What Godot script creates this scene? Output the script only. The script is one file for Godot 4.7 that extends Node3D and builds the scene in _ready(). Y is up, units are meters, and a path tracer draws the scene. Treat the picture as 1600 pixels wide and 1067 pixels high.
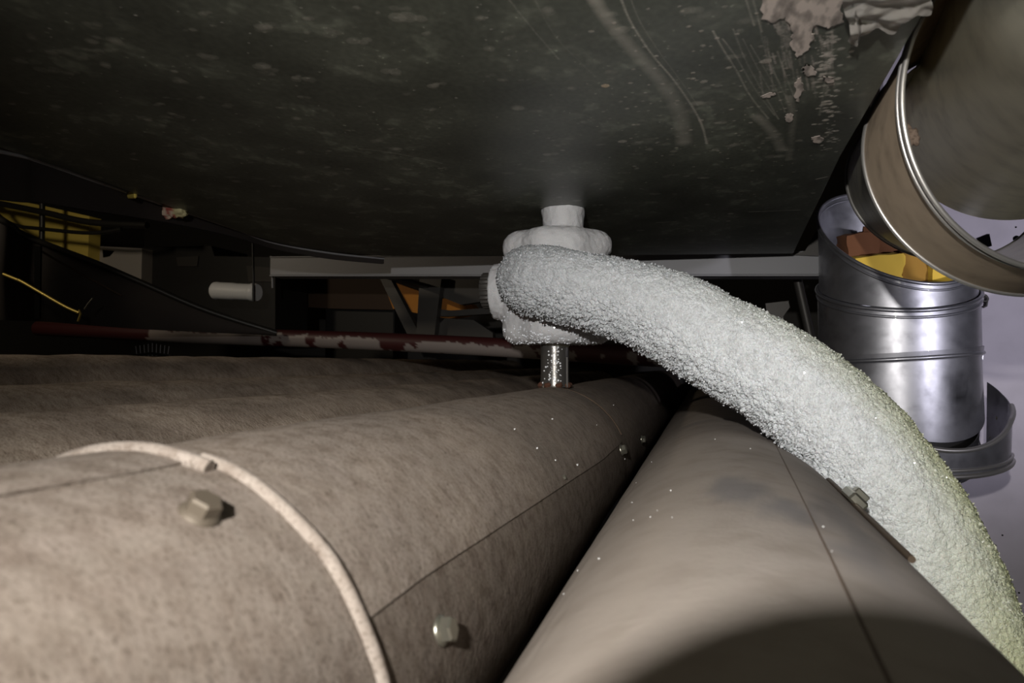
extends Node3D
# Plant room seen from between two dusty clad pipes: frosted valve and pipe under a dark tank, sheet metal duct on the right.
# Units are metres, the eye is at the origin, the two big pipes run along -z.

const FOCAL := 1050.0                      # focal length in pixels of the 1600x1067 frame
const YAW := 16.1895
const PITCH := 1.8274
const TANK_Y := 0.235                      # underside of the tank
const LEFT_C := Vector2(-0.2192, -0.1435)  # axis of the left pipe (x, y)
const LEFT_R := 0.1074
const RIGHT_C := Vector2(0.0241, -0.2187)
const RIGHT_R := 0.1357
const DUCT_C := Vector2(0.3425, -1.42)     # axis of the vertical duct (x, z)
const DUCT_R := 0.134
const FLOOR_Y := -1.1

var view_basis: Basis
var M := {}
var used := {}
var rng := RandomNumberGenerator.new()


# ------------------------------------------------------------------ shapes
class Build:
	var v := PackedVector3Array()
	var n := PackedVector3Array()
	var c := PackedColorArray()
	var u := PackedVector2Array()
	var ix := PackedInt32Array()
	var tint := Color.WHITE

	# a grid of points; «outward» is roughly the way the middle of it faces
	func grid(rows: Array, outward: Vector3, wrap := false, paint = null, uvs = null) -> void:
		var nr := rows.size()
		var nc: int = rows[0].size()
		var first := v.size()
		var mi := (nr - 1) / 2
		var mj := (nc - 1) / 2
		var a: Vector3 = rows[mi][mj]
		var b: Vector3 = rows[mi][mj + 1]
		var d: Vector3 = rows[mi + 1][mj]
		var ccw := (b - a).cross(d - a).dot(outward) > 0.0
		var acc := PackedVector3Array()
		acc.resize(nr * nc)
		for i in nr:
			var row: PackedVector3Array = rows[i]
			v.append_array(row)
			for j in nc:
				c.append(paint.call(row[j], i, j) if paint != null else tint)
				u.append(uvs.call(row[j], i, j) if uvs != null else Vector2.ZERO)
		for i in nr - 1:
			var r0: PackedVector3Array = rows[i]
			var r1: PackedVector3Array = rows[i + 1]
			for j in nc - 1:
				var f := (r0[j + 1] - r0[j]).cross(r1[j] - r0[j]) + (r1[j + 1] - r1[j]).cross(r1[j + 1] - r0[j + 1])
				if not ccw:
					f = -f
				var k := i * nc + j
				acc[k] += f
				acc[k + 1] += f
				acc[k + nc] += f
				acc[k + nc + 1] += f
				k += first
				if ccw:
					ix.append_array([k, k + nc, k + 1, k + 1, k + nc, k + nc + 1])
				else:
					ix.append_array([k, k + 1, k + nc, k + 1, k + nc + 1, k + nc])
		if wrap:
			for i in nr:
				var s := acc[i * nc] + acc[i * nc + nc - 1]
				acc[i * nc] = s
				acc[i * nc + nc - 1] = s
		for k in acc.size():
			n.append(acc[k].normalized() if acc[k].length_squared() > 0.0 else Vector3.UP)

	func tri(a: Vector3, b: Vector3, d: Vector3, outward: Vector3) -> void:
		var f := (b - a).cross(d - a)
		var k := v.size()
		if f.dot(outward) > 0.0:
			v.append_array([a, d, b])
		else:
			v.append_array([a, b, d])
			f = -f
		for i in 3:
			n.append(f.normalized())
			c.append(tint)
			u.append(Vector2.ZERO)
			ix.append(k + i)

	func quad(a: Vector3, b: Vector3, d: Vector3, e: Vector3, outward: Vector3) -> void:
		tri(a, b, d, outward)
		tri(a, d, e, outward)

	# a fan that closes a ring of points
	func cap(ring: PackedVector3Array, outward: Vector3) -> void:
		var mid := Vector3.ZERO
		for p in ring:
			mid += p
		mid /= ring.size()
		for i in ring.size():
			tri(mid, ring[i], ring[(i + 1) % ring.size()], outward)

	# a round bar swept along a path
	func tube(path: PackedVector3Array, radii, sides := 12, capped := true, closed := false, paint = null) -> void:
		var rows := []
		var t0 := (path[1] - path[0]).normalized()
		var side := t0.cross(Vector3.UP)
		if side.length() < 0.1:
			side = t0.cross(Vector3.RIGHT)
		side = side.normalized()
		var count := path.size()
		for i in count:
			var t: Vector3
			if closed:
				t = path[(i + 1) % count] - path[(i + count - 1) % count]
			else:
				t = path[mini(i + 1, count - 1)] - path[maxi(i - 1, 0)]
			t = t.normalized()
			side = (side - t * side.dot(t)).normalized()
			var up := side.cross(t)
			var r: float = radii[i] if radii is PackedFloat32Array or radii is Array else radii
			var row := PackedVector3Array()
			for j in sides + 1:
				var a := TAU * (j % sides) / sides
				row.append(path[i] + (side * cos(a) + up * sin(a)) * r)
			rows.append(row)
		if closed:
			rows.append(rows[0])
		var m := (rows.size() - 1) / 2
		var mid_col := (sides) / 2
		grid(rows, rows[m][mid_col] + rows[m][mid_col + 1] - 2.0 * path[m % count], true, paint)
		if capped and not closed:
			cap(rows[0].slice(0, sides), path[0] - path[1])
			cap(rows[-1].slice(0, sides), path[-1] - path[-2])

	# a box with chamfered edges
	func box(at: Transform3D, size: Vector3, bevel := 0.001) -> void:
		var h := size * 0.5
		var b := minf(bevel, minf(h.x, minf(h.y, h.z)) * 0.9)
		for ax in 3:
			for s in [-1.0, 1.0]:
				var p := []
				for k in 4:
					var q := Vector3.ZERO
					q[ax] = s * h[ax]
					q[(ax + 1) % 3] = (h[(ax + 1) % 3] - b) * [-1.0, 1.0, 1.0, -1.0][k]
					q[(ax + 2) % 3] = (h[(ax + 2) % 3] - b) * [-1.0, -1.0, 1.0, 1.0][k]
					p.append(at * q)
				var o := Vector3.ZERO
				o[ax] = s
				quad(p[0], p[1], p[2], p[3], at.basis * o)
		for ax in 3:
			var y := (ax + 1) % 3
			var z := (ax + 2) % 3
			for s in [-1.0, 1.0]:
				for t in [-1.0, 1.0]:
					var p := []
					for k in 4:
						var q := Vector3.ZERO
						q[ax] = (h[ax] - b) * [-1.0, 1.0, 1.0, -1.0][k]
						q[y] = s * (h[y] - (b if k >= 2 else 0.0))
						q[z] = t * (h[z] - (0.0 if k >= 2 else b))
						p.append(at * q)
					var o := Vector3.ZERO
					o[y] = s
					o[z] = t
					quad(p[0], p[1], p[2], p[3], at.basis * o)
		for s in [-1.0, 1.0]:
			for t in [-1.0, 1.0]:
				for w in [-1.0, 1.0]:
					var g := Vector3(s, t, w)
					tri(at * (g * (h - Vector3(0, b, b))), at * (g * (h - Vector3(b, 0, b))), at * (g * (h - Vector3(b, b, 0))), at.basis * g)

	# a flat outline given thickness
	func prism(outline: PackedVector3Array, thick: Vector3) -> void:
		var o := outline[0]
		var e1 := (outline[1] - o).normalized()
		var nn := Vector3.ZERO
		for i in outline.size():
			nn += (outline[i] - o).cross(outline[(i + 1) % outline.size()] - o)
		nn = nn.normalized()
		var e2 := nn.cross(e1)
		var flat := PackedVector2Array()
		var mid := Vector3.ZERO
		for p in outline:
			flat.append(Vector2((p - o).dot(e1), (p - o).dot(e2)))
			mid += p
		mid /= outline.size()
		var t := Geometry2D.triangulate_polygon(flat)
		for k in range(0, t.size(), 3):
			tri(outline[t[k]], outline[t[k + 1]], outline[t[k + 2]], -thick)
			tri(outline[t[k]] + thick, outline[t[k + 1]] + thick, outline[t[k + 2]] + thick, thick)
		var turn := 1.0 if nn.dot(thick) > 0.0 else -1.0
		for i in outline.size():
			var a := outline[i]
			var b := outline[(i + 1) % outline.size()]
			quad(a, b, b + thick, a + thick, (b - a).cross(thick) * turn)

	func mesh() -> ArrayMesh:
		var arr := []
		arr.resize(Mesh.ARRAY_MAX)
		arr[Mesh.ARRAY_VERTEX] = v
		arr[Mesh.ARRAY_NORMAL] = n
		arr[Mesh.ARRAY_COLOR] = c
		arr[Mesh.ARRAY_TEX_UV] = u
		arr[Mesh.ARRAY_INDEX] = ix
		var m := ArrayMesh.new()
		m.add_surface_from_arrays(Mesh.PRIMITIVE_TRIANGLES, arr)
		return m


func obj(called: String, b, mat: Material, parent: Node = self) -> MeshInstance3D:
	var o := MeshInstance3D.new()
	o.mesh = b.mesh() if b is Build else b
	o.material_override = mat
	o.cast_shadow = GeometryInstance3D.SHADOW_CASTING_SETTING_ON
	o.name = called
	if parent == self:
		o.name = numbered(called)
	parent.add_child(o, true)
	return o


func numbered(called: String) -> String:
	var k: int = used.get(called, 0)
	used[called] = k + 1
	return called if k == 0 else "%s_%03d" % [called, k]


func tag(o: Node, label: String, category: String, group := "") -> void:
	o.set_meta("label", label)
	o.set_meta("category", category)
	if group:
		o.set_meta("group", group)


func thing(called: String, label: String, category: String, at := Vector3.ZERO, group := "") -> Node3D:
	var o := Node3D.new()
	o.name = numbered(called)
	o.position = at
	add_child(o)
	tag(o, label, category, group)
	return o


func struct(called: String, b, mat: Material) -> MeshInstance3D:
	var o := obj(called, b, mat)
	o.set_meta("kind", "structure")
	return o


# the place at depth z (world) that is seen at a pixel of the 1600x1067 frame
func at(px: float, py: float, z: float) -> Vector3:
	var d := view_basis * Vector3((px - 800.0) / FOCAL, -(py - 533.5) / FOCAL, -1.0)
	return d * (z / d.z)


func at_height(px: float, py: float, y: float) -> Vector3:
	var d := view_basis * Vector3((px - 800.0) / FOCAL, -(py - 533.5) / FOCAL, -1.0)
	return d * (y / d.y)


func pts(list: Array, z: float) -> PackedVector3Array:
	var out := PackedVector3Array()
	for k in range(0, list.size(), 2):
		out.append(at(list[k], list[k + 1], z))
	return out


func smooth(path: PackedVector3Array, steps := 8) -> PackedVector3Array:
	var out := PackedVector3Array()
	var m := path.size()
	for i in m - 1:
		var p0 := path[maxi(i - 1, 0)]
		var p3 := path[mini(i + 2, m - 1)]
		for s in steps:
			out.append(path[i].cubic_interpolate(path[i + 1], p0, p3, float(s) / steps))
	out.append(path[m - 1])
	return out


func noise(freq: float, seed_value: int, octaves := 1, type := FastNoiseLite.TYPE_SIMPLEX_SMOOTH) -> FastNoiseLite:
	var f := FastNoiseLite.new()
	f.noise_type = type
	f.frequency = freq
	f.seed = seed_value
	f.fractal_type = FastNoiseLite.FRACTAL_FBM if octaves > 1 else FastNoiseLite.FRACTAL_NONE
	f.fractal_octaves = octaves
	return f


func noise_tex(f: FastNoiseLite, stops: Array, size := 512, as_normal := false) -> NoiseTexture2D:
	var t := NoiseTexture2D.new()
	t.width = size
	t.height = size
	t.seamless = true
	t.noise = f
	if as_normal:
		t.as_normal_map = true
	elif stops:
		var g := Gradient.new()
		g.offsets = PackedFloat32Array(stops.map(func(s): return s[0]))
		g.colors = PackedColorArray(stops.map(func(s): return s[1]))
		t.color_ramp = g
	return t


func plain(color: Color, rough := 0.7, metal := 0.0) -> StandardMaterial3D:
	var m := StandardMaterial3D.new()
	m.albedo_color = color
	m.roughness = rough
	m.metallic = metal
	return m


func grey(a: float, b := -1.0, c := -1.0) -> Color:
	return Color(a, a if b < 0 else b, a if c < 0 else c)


func make_materials() -> void:
	# settled dust on sheet metal: mottled, with dark specks
	var dust := plain(Color(0.80, 0.80, 0.80), 0.95)
	dust.metallic_specular = 0.2
	dust.vertex_color_use_as_albedo = true
	dust.uv1_triplanar = true
	dust.uv1_world_triplanar = true
	dust.uv1_scale = Vector3.ONE * 3.0
	dust.albedo_texture = noise_tex(noise(0.022, 3, 5), [[0.0, grey(0.70, 0.67, 0.64)], [0.36, grey(0.88, 0.86, 0.84)], [0.55, grey(0.95, 0.94, 0.925)], [1.0, grey(1.0, 0.99, 0.98)]], 1024)
	dust.detail_enabled = true
	dust.detail_blend_mode = BaseMaterial3D.BLEND_MODE_MUL
	dust.detail_uv_layer = BaseMaterial3D.DETAIL_UV_2
	dust.uv2_triplanar = true
	dust.uv2_world_triplanar = true
	dust.uv2_scale = Vector3.ONE * 9.0
	dust.detail_albedo = noise_tex(noise(0.05, 8, 4), [[0.0, grey(0.50, 0.47, 0.44)], [0.24, grey(0.72, 0.70, 0.68)], [0.36, grey(0.97)], [1.0, grey(1.0)]], 1024)
	dust.heightmap_enabled = true
	dust.heightmap_scale = 0.035
	dust.heightmap_texture = noise_tex(noise(0.06, 5, 4), [], 1024)
	M.dust = dust
	var even := dust.duplicate()
	even.detail_enabled = false
	even.albedo_texture = noise_tex(noise(0.012, 3, 4), [[0.0, grey(0.88, 0.87, 0.86)], [0.5, grey(0.97)], [1.0, grey(1.0)]], 512)
	even.heightmap_scale = 0.02
	M.even_dust = even
	var old := dust.duplicate()
	old.heightmap_scale = 0.07
	old.albedo_color = Color(0.92, 0.90, 0.88)
	M.old_dust = old
	# bare sheet metal
	var metal := plain(Color(0.68, 0.68, 0.705), 0.47, 0.92)
	metal.clearcoat_enabled = true
	metal.clearcoat = 0.5
	metal.clearcoat_roughness = 0.06
	metal.uv1_triplanar = true
	metal.uv1_world_triplanar = true
	metal.uv1_scale = Vector3(4, 4, 4)
	metal.albedo_texture = noise_tex(noise(0.012, 21, 4), [[0.0, grey(0.80)], [0.3, grey(0.93)], [0.6, grey(1.0)], [1.0, grey(1.0)]], 512)
	metal.roughness_texture = noise_tex(noise(0.015, 12, 4), [[0.0, grey(1.0)], [0.5, grey(0.9)], [1.0, grey(0.8)]], 512)
	metal.vertex_color_use_as_albedo = true
	M.metal = metal
	var rim := plain(Color(0.74, 0.73, 0.72), 0.40, 0.85)
	M.rim = rim
	# sheet metal with a film of dust
	var film := metal.duplicate()
	film.albedo_color = Color(0.68, 0.61, 0.53)
	film.metallic = 0.2
	film.roughness = 0.75
	film.clearcoat_enabled = false
	M.film = film
	var haze := metal.duplicate()
	haze.albedo_color = Color(0.86, 0.85, 0.78)
	haze.metallic = 0.8
	haze.roughness = 0.36
	haze.clearcoat_enabled = false
	M.dull = haze
	M.screw = plain(Color(0.66, 0.65, 0.60), 0.32, 0.9)
	M.dusty_screw = plain(Color(0.37, 0.335, 0.29), 0.6, 0.35)
	# frost
	var frost := plain(Color(0.93, 0.94, 0.95), 0.6)
	frost.vertex_color_use_as_albedo = true
	frost.subsurf_scatter_enabled = true
	frost.subsurf_scatter_strength = 0.04
	frost.uv1_triplanar = true
	frost.uv1_world_triplanar = true
	frost.uv1_scale = Vector3.ONE * 14.0
	frost.heightmap_enabled = true
	frost.heightmap_scale = 0.12
	frost.heightmap_texture = noise_tex(noise(0.06, 31, 3), [], 512)
	M.frost = frost
	var rime := frost.duplicate()
	rime.heightmap_scale = 0.05
	rime.albedo_color = Color(0.78, 0.78, 0.79)
	M.rime = rime
	var crystal := plain(Color(0.96, 0.97, 0.99), 0.12)
	crystal.vertex_color_use_as_albedo = true
	crystal.metallic_specular = 0.9
	M.crystal = crystal
	M.ice = plain(Color(0.9, 0.92, 0.94), 0.2)
	# dark things
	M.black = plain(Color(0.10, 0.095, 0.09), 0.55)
	M.rubber = plain(Color(0.13, 0.125, 0.115), 0.45)
	M.brown = plain(Color(0.13, 0.105, 0.095), 0.8)
	M.dark_steel = plain(Color(0.26, 0.25, 0.24), 0.5, 0.4)
	M.grey_steel = plain(Color(0.54, 0.54, 0.555), 0.6, 0.2)
	M.yellow = plain(Color(0.86, 0.77, 0.38), 0.6)
	M.orange = plain(Color(0.78, 0.50, 0.12), 0.6)
	M.streak_gold = plain(Color(0.55, 0.48, 0.22), 0.5, 0.6)  # colour of the reflected gold streak on the channel
	M.pale = plain(Color(0.62, 0.60, 0.58), 0.8)
	M.white_plastic = plain(Color(0.82, 0.82, 0.82), 0.4)
	M.hole = plain(Color(0.03, 0.03, 0.03), 0.9)
	M.hole.metallic_specular = 0.1
	var paint := plain(Color.WHITE, 0.5)
	paint.vertex_color_use_as_albedo = true
	M.painted = paint
	var wall := plain(Color(0.82, 0.795, 0.84), 0.75)
	wall.uv1_triplanar = true
	wall.uv1_world_triplanar = true
	wall.uv1_scale = Vector3.ONE * 1.6
	wall.albedo_texture = noise_tex(noise(0.01, 41, 4), [[0.0, grey(0.94)], [0.5, grey(0.98)], [1.0, grey(1.0)]], 512)
	M.wall = wall
	M.dark_wall = plain(Color(0.30, 0.29, 0.28), 0.85)
	M.seal = plain(Color(0.30, 0.24, 0.19), 0.8)
	M.brown_metal = plain(Color(0.30, 0.25, 0.20), 0.6, 0.2)
	M.wet_steel = plain(Color(0.42, 0.41, 0.40), 0.28, 0.7)
	M.rust = plain(Color(0.30, 0.18, 0.12), 0.9)
	M.foam_brown = plain(Color(0.42, 0.27, 0.17), 0.95)
	M.foam_yellow = plain(Color(0.86, 0.72, 0.28), 0.9)
	M.foam_ochre = plain(Color(0.62, 0.47, 0.20), 0.95)
	var lit := plain(Color(0.9, 0.9, 0.9), 0.5)
	lit.emission_enabled = true
	lit.emission = Color(1, 1, 1)
	lit.emission_energy_multiplier = 1.0
	M.lit = lit
	M.machine_brown = plain(Color(0.24, 0.17, 0.11), 0.7)
	M.concrete = plain(Color(0.36, 0.35, 0.33), 0.9)


func _ready() -> void:
	rng.seed = 7
	# ---------------- camera
	var cam := Camera3D.new()
	cam.name = "camera"
	cam.fov = rad_to_deg(2.0 * atan(533.5 / FOCAL))
	cam.near = 0.01
	var lens := CameraAttributesPhysical.new()
	lens.frustum_focal_length = 12.0 / (533.5 / FOCAL)
	lens.frustum_focus_distance = 0.95
	lens.frustum_near = 0.01
	lens.exposure_aperture = 11.0
	cam.attributes = lens
	cam.rotation_degrees = Vector3(PITCH, YAW, 0)
	cam.current = true
	add_child(cam)
	view_basis = Basis.from_euler(Vector3(deg_to_rad(PITCH), deg_to_rad(YAW), 0))
	# ---------------- surroundings
	var env := Environment.new()
	env.background_mode = Environment.BG_COLOR
	env.background_color = Color(0.02, 0.02, 0.022)
	env.tonemap_mode = Environment.TONE_MAPPER_LINEAR
	env.tonemap_exposure = 1.0
	env.sdfgi_enabled = true
	env.ssao_enabled = true
	env.ssil_enabled = true
	var world := WorldEnvironment.new()
	world.name = "surroundings"
	world.environment = env
	add_child(world)
	# ---------------- lights: the camera's flash, up and to the left of its lens, a lamp at the right and an added fill lamp
	var flash := SpotLight3D.new()
	flash.name = "flash"
	flash.position = Vector3(-0.038, 0.147, 0.20)
	flash.light_energy = 0.95
	flash.light_color = Color(1.0, 0.985, 0.96)
	flash.light_size = 0.008
	flash.spot_angle = 56.0
	flash.spot_angle_attenuation = 1.0
	flash.spot_range = 12.0
	flash.spot_attenuation = 2.0
	flash.shadow_enabled = true
	add_child(flash)
	flash.look_at(at(1230, 600, -1.0))
	var side := SpotLight3D.new()
	side.name = "side_lamp_light"
	side.position = Vector3(0.95, 0.05, -0.30)
	side.light_energy = 1.0
	side.light_color = Color(0.96, 0.95, 1.0)
	side.light_size = 0.015
	side.spot_angle = 30.0
	side.spot_angle_attenuation = 1.0
	side.spot_range = 12.0
	side.spot_attenuation = 2.0
	side.shadow_enabled = true
	add_child(side)
	side.look_at(Vector3(0.62, 0.27, -1.60))
	var room := OmniLight3D.new()  # added fill light for the dim left background
	room.name = "fill_light_left"
	room.position = Vector3(-1.75, 0.55, -0.75)
	room.light_energy = 0.17
	room.light_color = Color(1.0, 0.93, 0.82)
	room.light_size = 0.05
	room.omni_range = 12.0
	room.omni_attenuation = 2.0
	room.shadow_enabled = true
	add_child(room)

	make_materials()
	build_room()
	build_tank()
	build_left_pipe()
	build_right_pipe()
	build_rear_pipes()
	build_duct()
	build_elbow()
	build_valve()
	build_frosted_pipe()
	build_background()
	build_outside_frame()


# ------------------------------------------------------------------ the room
func build_room() -> void:
	var b := Build.new()
	b.box(Transform3D(Basis(), Vector3(-0.6, FLOOR_Y - 0.05, -0.8)), Vector3(5.8, 0.1, 5.4), 0.005)
	struct("floor", b, M.concrete)
	b = Build.new()
	b.box(Transform3D(Basis(), Vector3(-0.6, 1.65, -0.8)), Vector3(5.8, 0.1, 5.4), 0.005)
	struct("ceiling", b, M.dark_wall)
	b = Build.new()
	b.box(Transform3D(Basis(), Vector3(-3.45, 0.25, -0.8)), Vector3(0.1, 2.7, 5.4), 0.005)
	struct("wall_left", b, M.dark_wall)
	b = Build.new()
	b.box(Transform3D(Basis(), Vector3(2.25, 0.25, -0.8)), Vector3(0.1, 2.7, 5.4), 0.005)
	struct("wall_side", b, M.dark_wall)
	b = Build.new()
	b.box(Transform3D(Basis(), Vector3(-0.6, 0.25, -3.45)), Vector3(5.8, 2.7, 0.1), 0.005)
	struct("wall_back", b, M.dark_wall)
	b = Build.new()
	b.box(Transform3D(Basis(), Vector3(-0.6, 0.25, 1.85)), Vector3(5.8, 2.7, 0.1), 0.005)
	struct("wall_front", b, M.dark_wall)
	# the pale wall behind the duct
	b = Build.new()
	b.box(Transform3D(Basis(), Vector3(1.31, 0.25, -1.90)), Vector3(1.78, 2.7, 0.12), 0.006)
	var w := struct("wall_right", b, M.wall)
	for h in [[1588, 373, 0.0075], [1587, 355, 0.002], [1586, 447, 0.002], [1560, 888, 0.002], [1592, 926, 0.002], [1566, 836, 0.002]]:
		b = Build.new()
		var p := at(h[0], h[1], -1.8405)
		var r: float = h[2]
		b.tube(PackedVector3Array([p, p + Vector3(0, 0, 0.0012)]), r, 12)
		obj("fixing_hole", b, M.hole, w)


# ------------------------------------------------------------------ the tank overhead
func tank_outline() -> PackedVector3Array:
	var near := PackedVector3Array([Vector3(-0.70, TANK_Y, -0.30), Vector3(-0.738, TANK_Y, -0.541)])
	for p in [[150, 280], [300, 335], [420, 375], [500, 390], [600, 400]]:
		near.append(at_height(p[0], p[1], TANK_Y))
	var out := smooth(near, 6)
	out.append_array([Vector3(-0.30, TANK_Y, -1.44), Vector3(0.179, TANK_Y, -1.548), Vector3(0.147, TANK_Y, -0.834), Vector3(0.141, TANK_Y, -0.487), Vector3(0.13, TANK_Y, -0.30)])
	return out


func tank_uv(p: Vector3) -> Vector2:
	return Vector2((p.x + 0.85) / 1.05, (-p.z - 0.29) / 1.30)


func build_tank() -> void:
	var t := thing("storage_tank", "large dark tank overhead with scuffed dusty underside", "tank")
	var outline := tank_outline()
	var mat := plain(Color.WHITE, 0.42)
	mat.albedo_texture = tank_texture()
	mat.heightmap_enabled = true
	mat.heightmap_scale = 0.05
	mat.heightmap_texture = mat.albedo_texture
	# underside
	var flat := PackedVector2Array()
	for p in outline:
		flat.append(Vector2(p.x, p.z))
	var tris := Geometry2D.triangulate_polygon(flat)
	var b := Build.new()
	for k in range(0, tris.size(), 3):
		b.tri(outline[tris[k]], outline[tris[k + 1]], outline[tris[k + 2]], Vector3.DOWN)
	for k in b.v.size():
		b.u[k] = tank_uv(b.v[k])
	obj("underside", b, mat, t)
	# shell: rounded lower edge and upright sides
	b = Build.new()
	var rows := []
	var mid := Vector3(-0.3, TANK_Y, -0.85)
	for lift in [[0.0, 0.0], [0.002, 0.0015], [0.006, 0.003], [0.02, 0.004], [0.60, 0.004]]:
		var row := PackedVector3Array()
		for p in outline:
			row.append(p + (p - mid).normalized() * lift[1] + Vector3.UP * lift[0])
		row.append(row[0])
		rows.append(row)
	var m: int = rows[0].size() / 2
	b.grid(rows, rows[2][m] - mid)
	b.cap(rows[-1].slice(0, outline.size()), Vector3.UP)
	obj("shell", b, M.black, t)
	# a torn patch of pale paint, proud of the dark coat
	var k0 := 0
	for poly in [
		[1188, -12, 1192, 28, 1205, 34, 1228, 24, 1238, 45, 1236, 70, 1246, 88, 1262, 78, 1270, 60, 1268, 44, 1276, 36, 1296, 42, 1318, 34, 1316, 12, 1322, -12],
		[1254, 104, 1262, 100, 1274, 106, 1276, 116, 1262, 118, 1256, 112],
		[1243, 128, 1252, 118, 1254, 140, 1247, 158, 1241, 150],
		[1228, 178, 1237, 175, 1240, 186, 1232, 190, 1227, 186],
		[1268, 214, 1280, 211, 1287, 217, 1281, 223, 1271, 222],
		[1190, 148, 1206, 143, 1213, 146, 1201, 151, 1191, 152],
		[1286, 118, 1300, 120, 1302, 128, 1290, 127]]:
		b = Build.new()
		var ring := PackedVector3Array()
		for k in range(0, poly.size(), 2):
			var p0 := at_height(poly[k], poly[k + 1], TANK_Y)
			var k2: int = (k + 2) % poly.size()
			var p1 := at_height(poly[k2], poly[k2 + 1], TANK_Y)
			for s in 5:
				var q := p0.lerp(p1, s / 5.0)
				ring.append(Vector3(q.x + rng.randf_range(-0.0012, 0.0012), TANK_Y - 0.0004, q.z + rng.randf_range(-0.0016, 0.0016)))
		b.prism(ring, Vector3(0, -0.0003, 0))
		var f := obj("paint_flake", b, M.flake, t)
		f.set_meta("label", "pale flake of old paint")
		k0 += 1
	# crumpled film hanging at the near right edge
	b = Build.new()
	var film := []
	var f1 := noise(26.0, 51, 3)
	for i in 41:
		var row := PackedVector3Array()
		var q := i / 40.0
		for j in 61:
			var s := j / 60.0
			var px := lerpf(1322, 1452, s) + 6.0 * sin(q * 9.0)
			var low := 46.0 - 40.0 * pow(maxf(0.0, s - 0.25) / 0.75, 1.6) + 8.0 * sin(s * 14.0) + (12.0 if s < 0.12 else 0.0)
			var p := at_height(px, lerpf(-70.0, low, q), TANK_Y)
			p.y = TANK_Y - 0.0035 - 0.0035 * (f1.get_noise_2d(p.x * 1.0, p.z * 1.4) + 0.25 * sin(p.z * 260.0 + p.x * 90.0)) * (0.4 + 0.6 * q)
			row.append(p)
		film.append(row)
	b.grid(film, Vector3.DOWN)
	var fm := obj("peeling_film", b, M.film_sheet, t)
	fm.set_meta("label", "crumpled shiny grey film peeling off")


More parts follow.
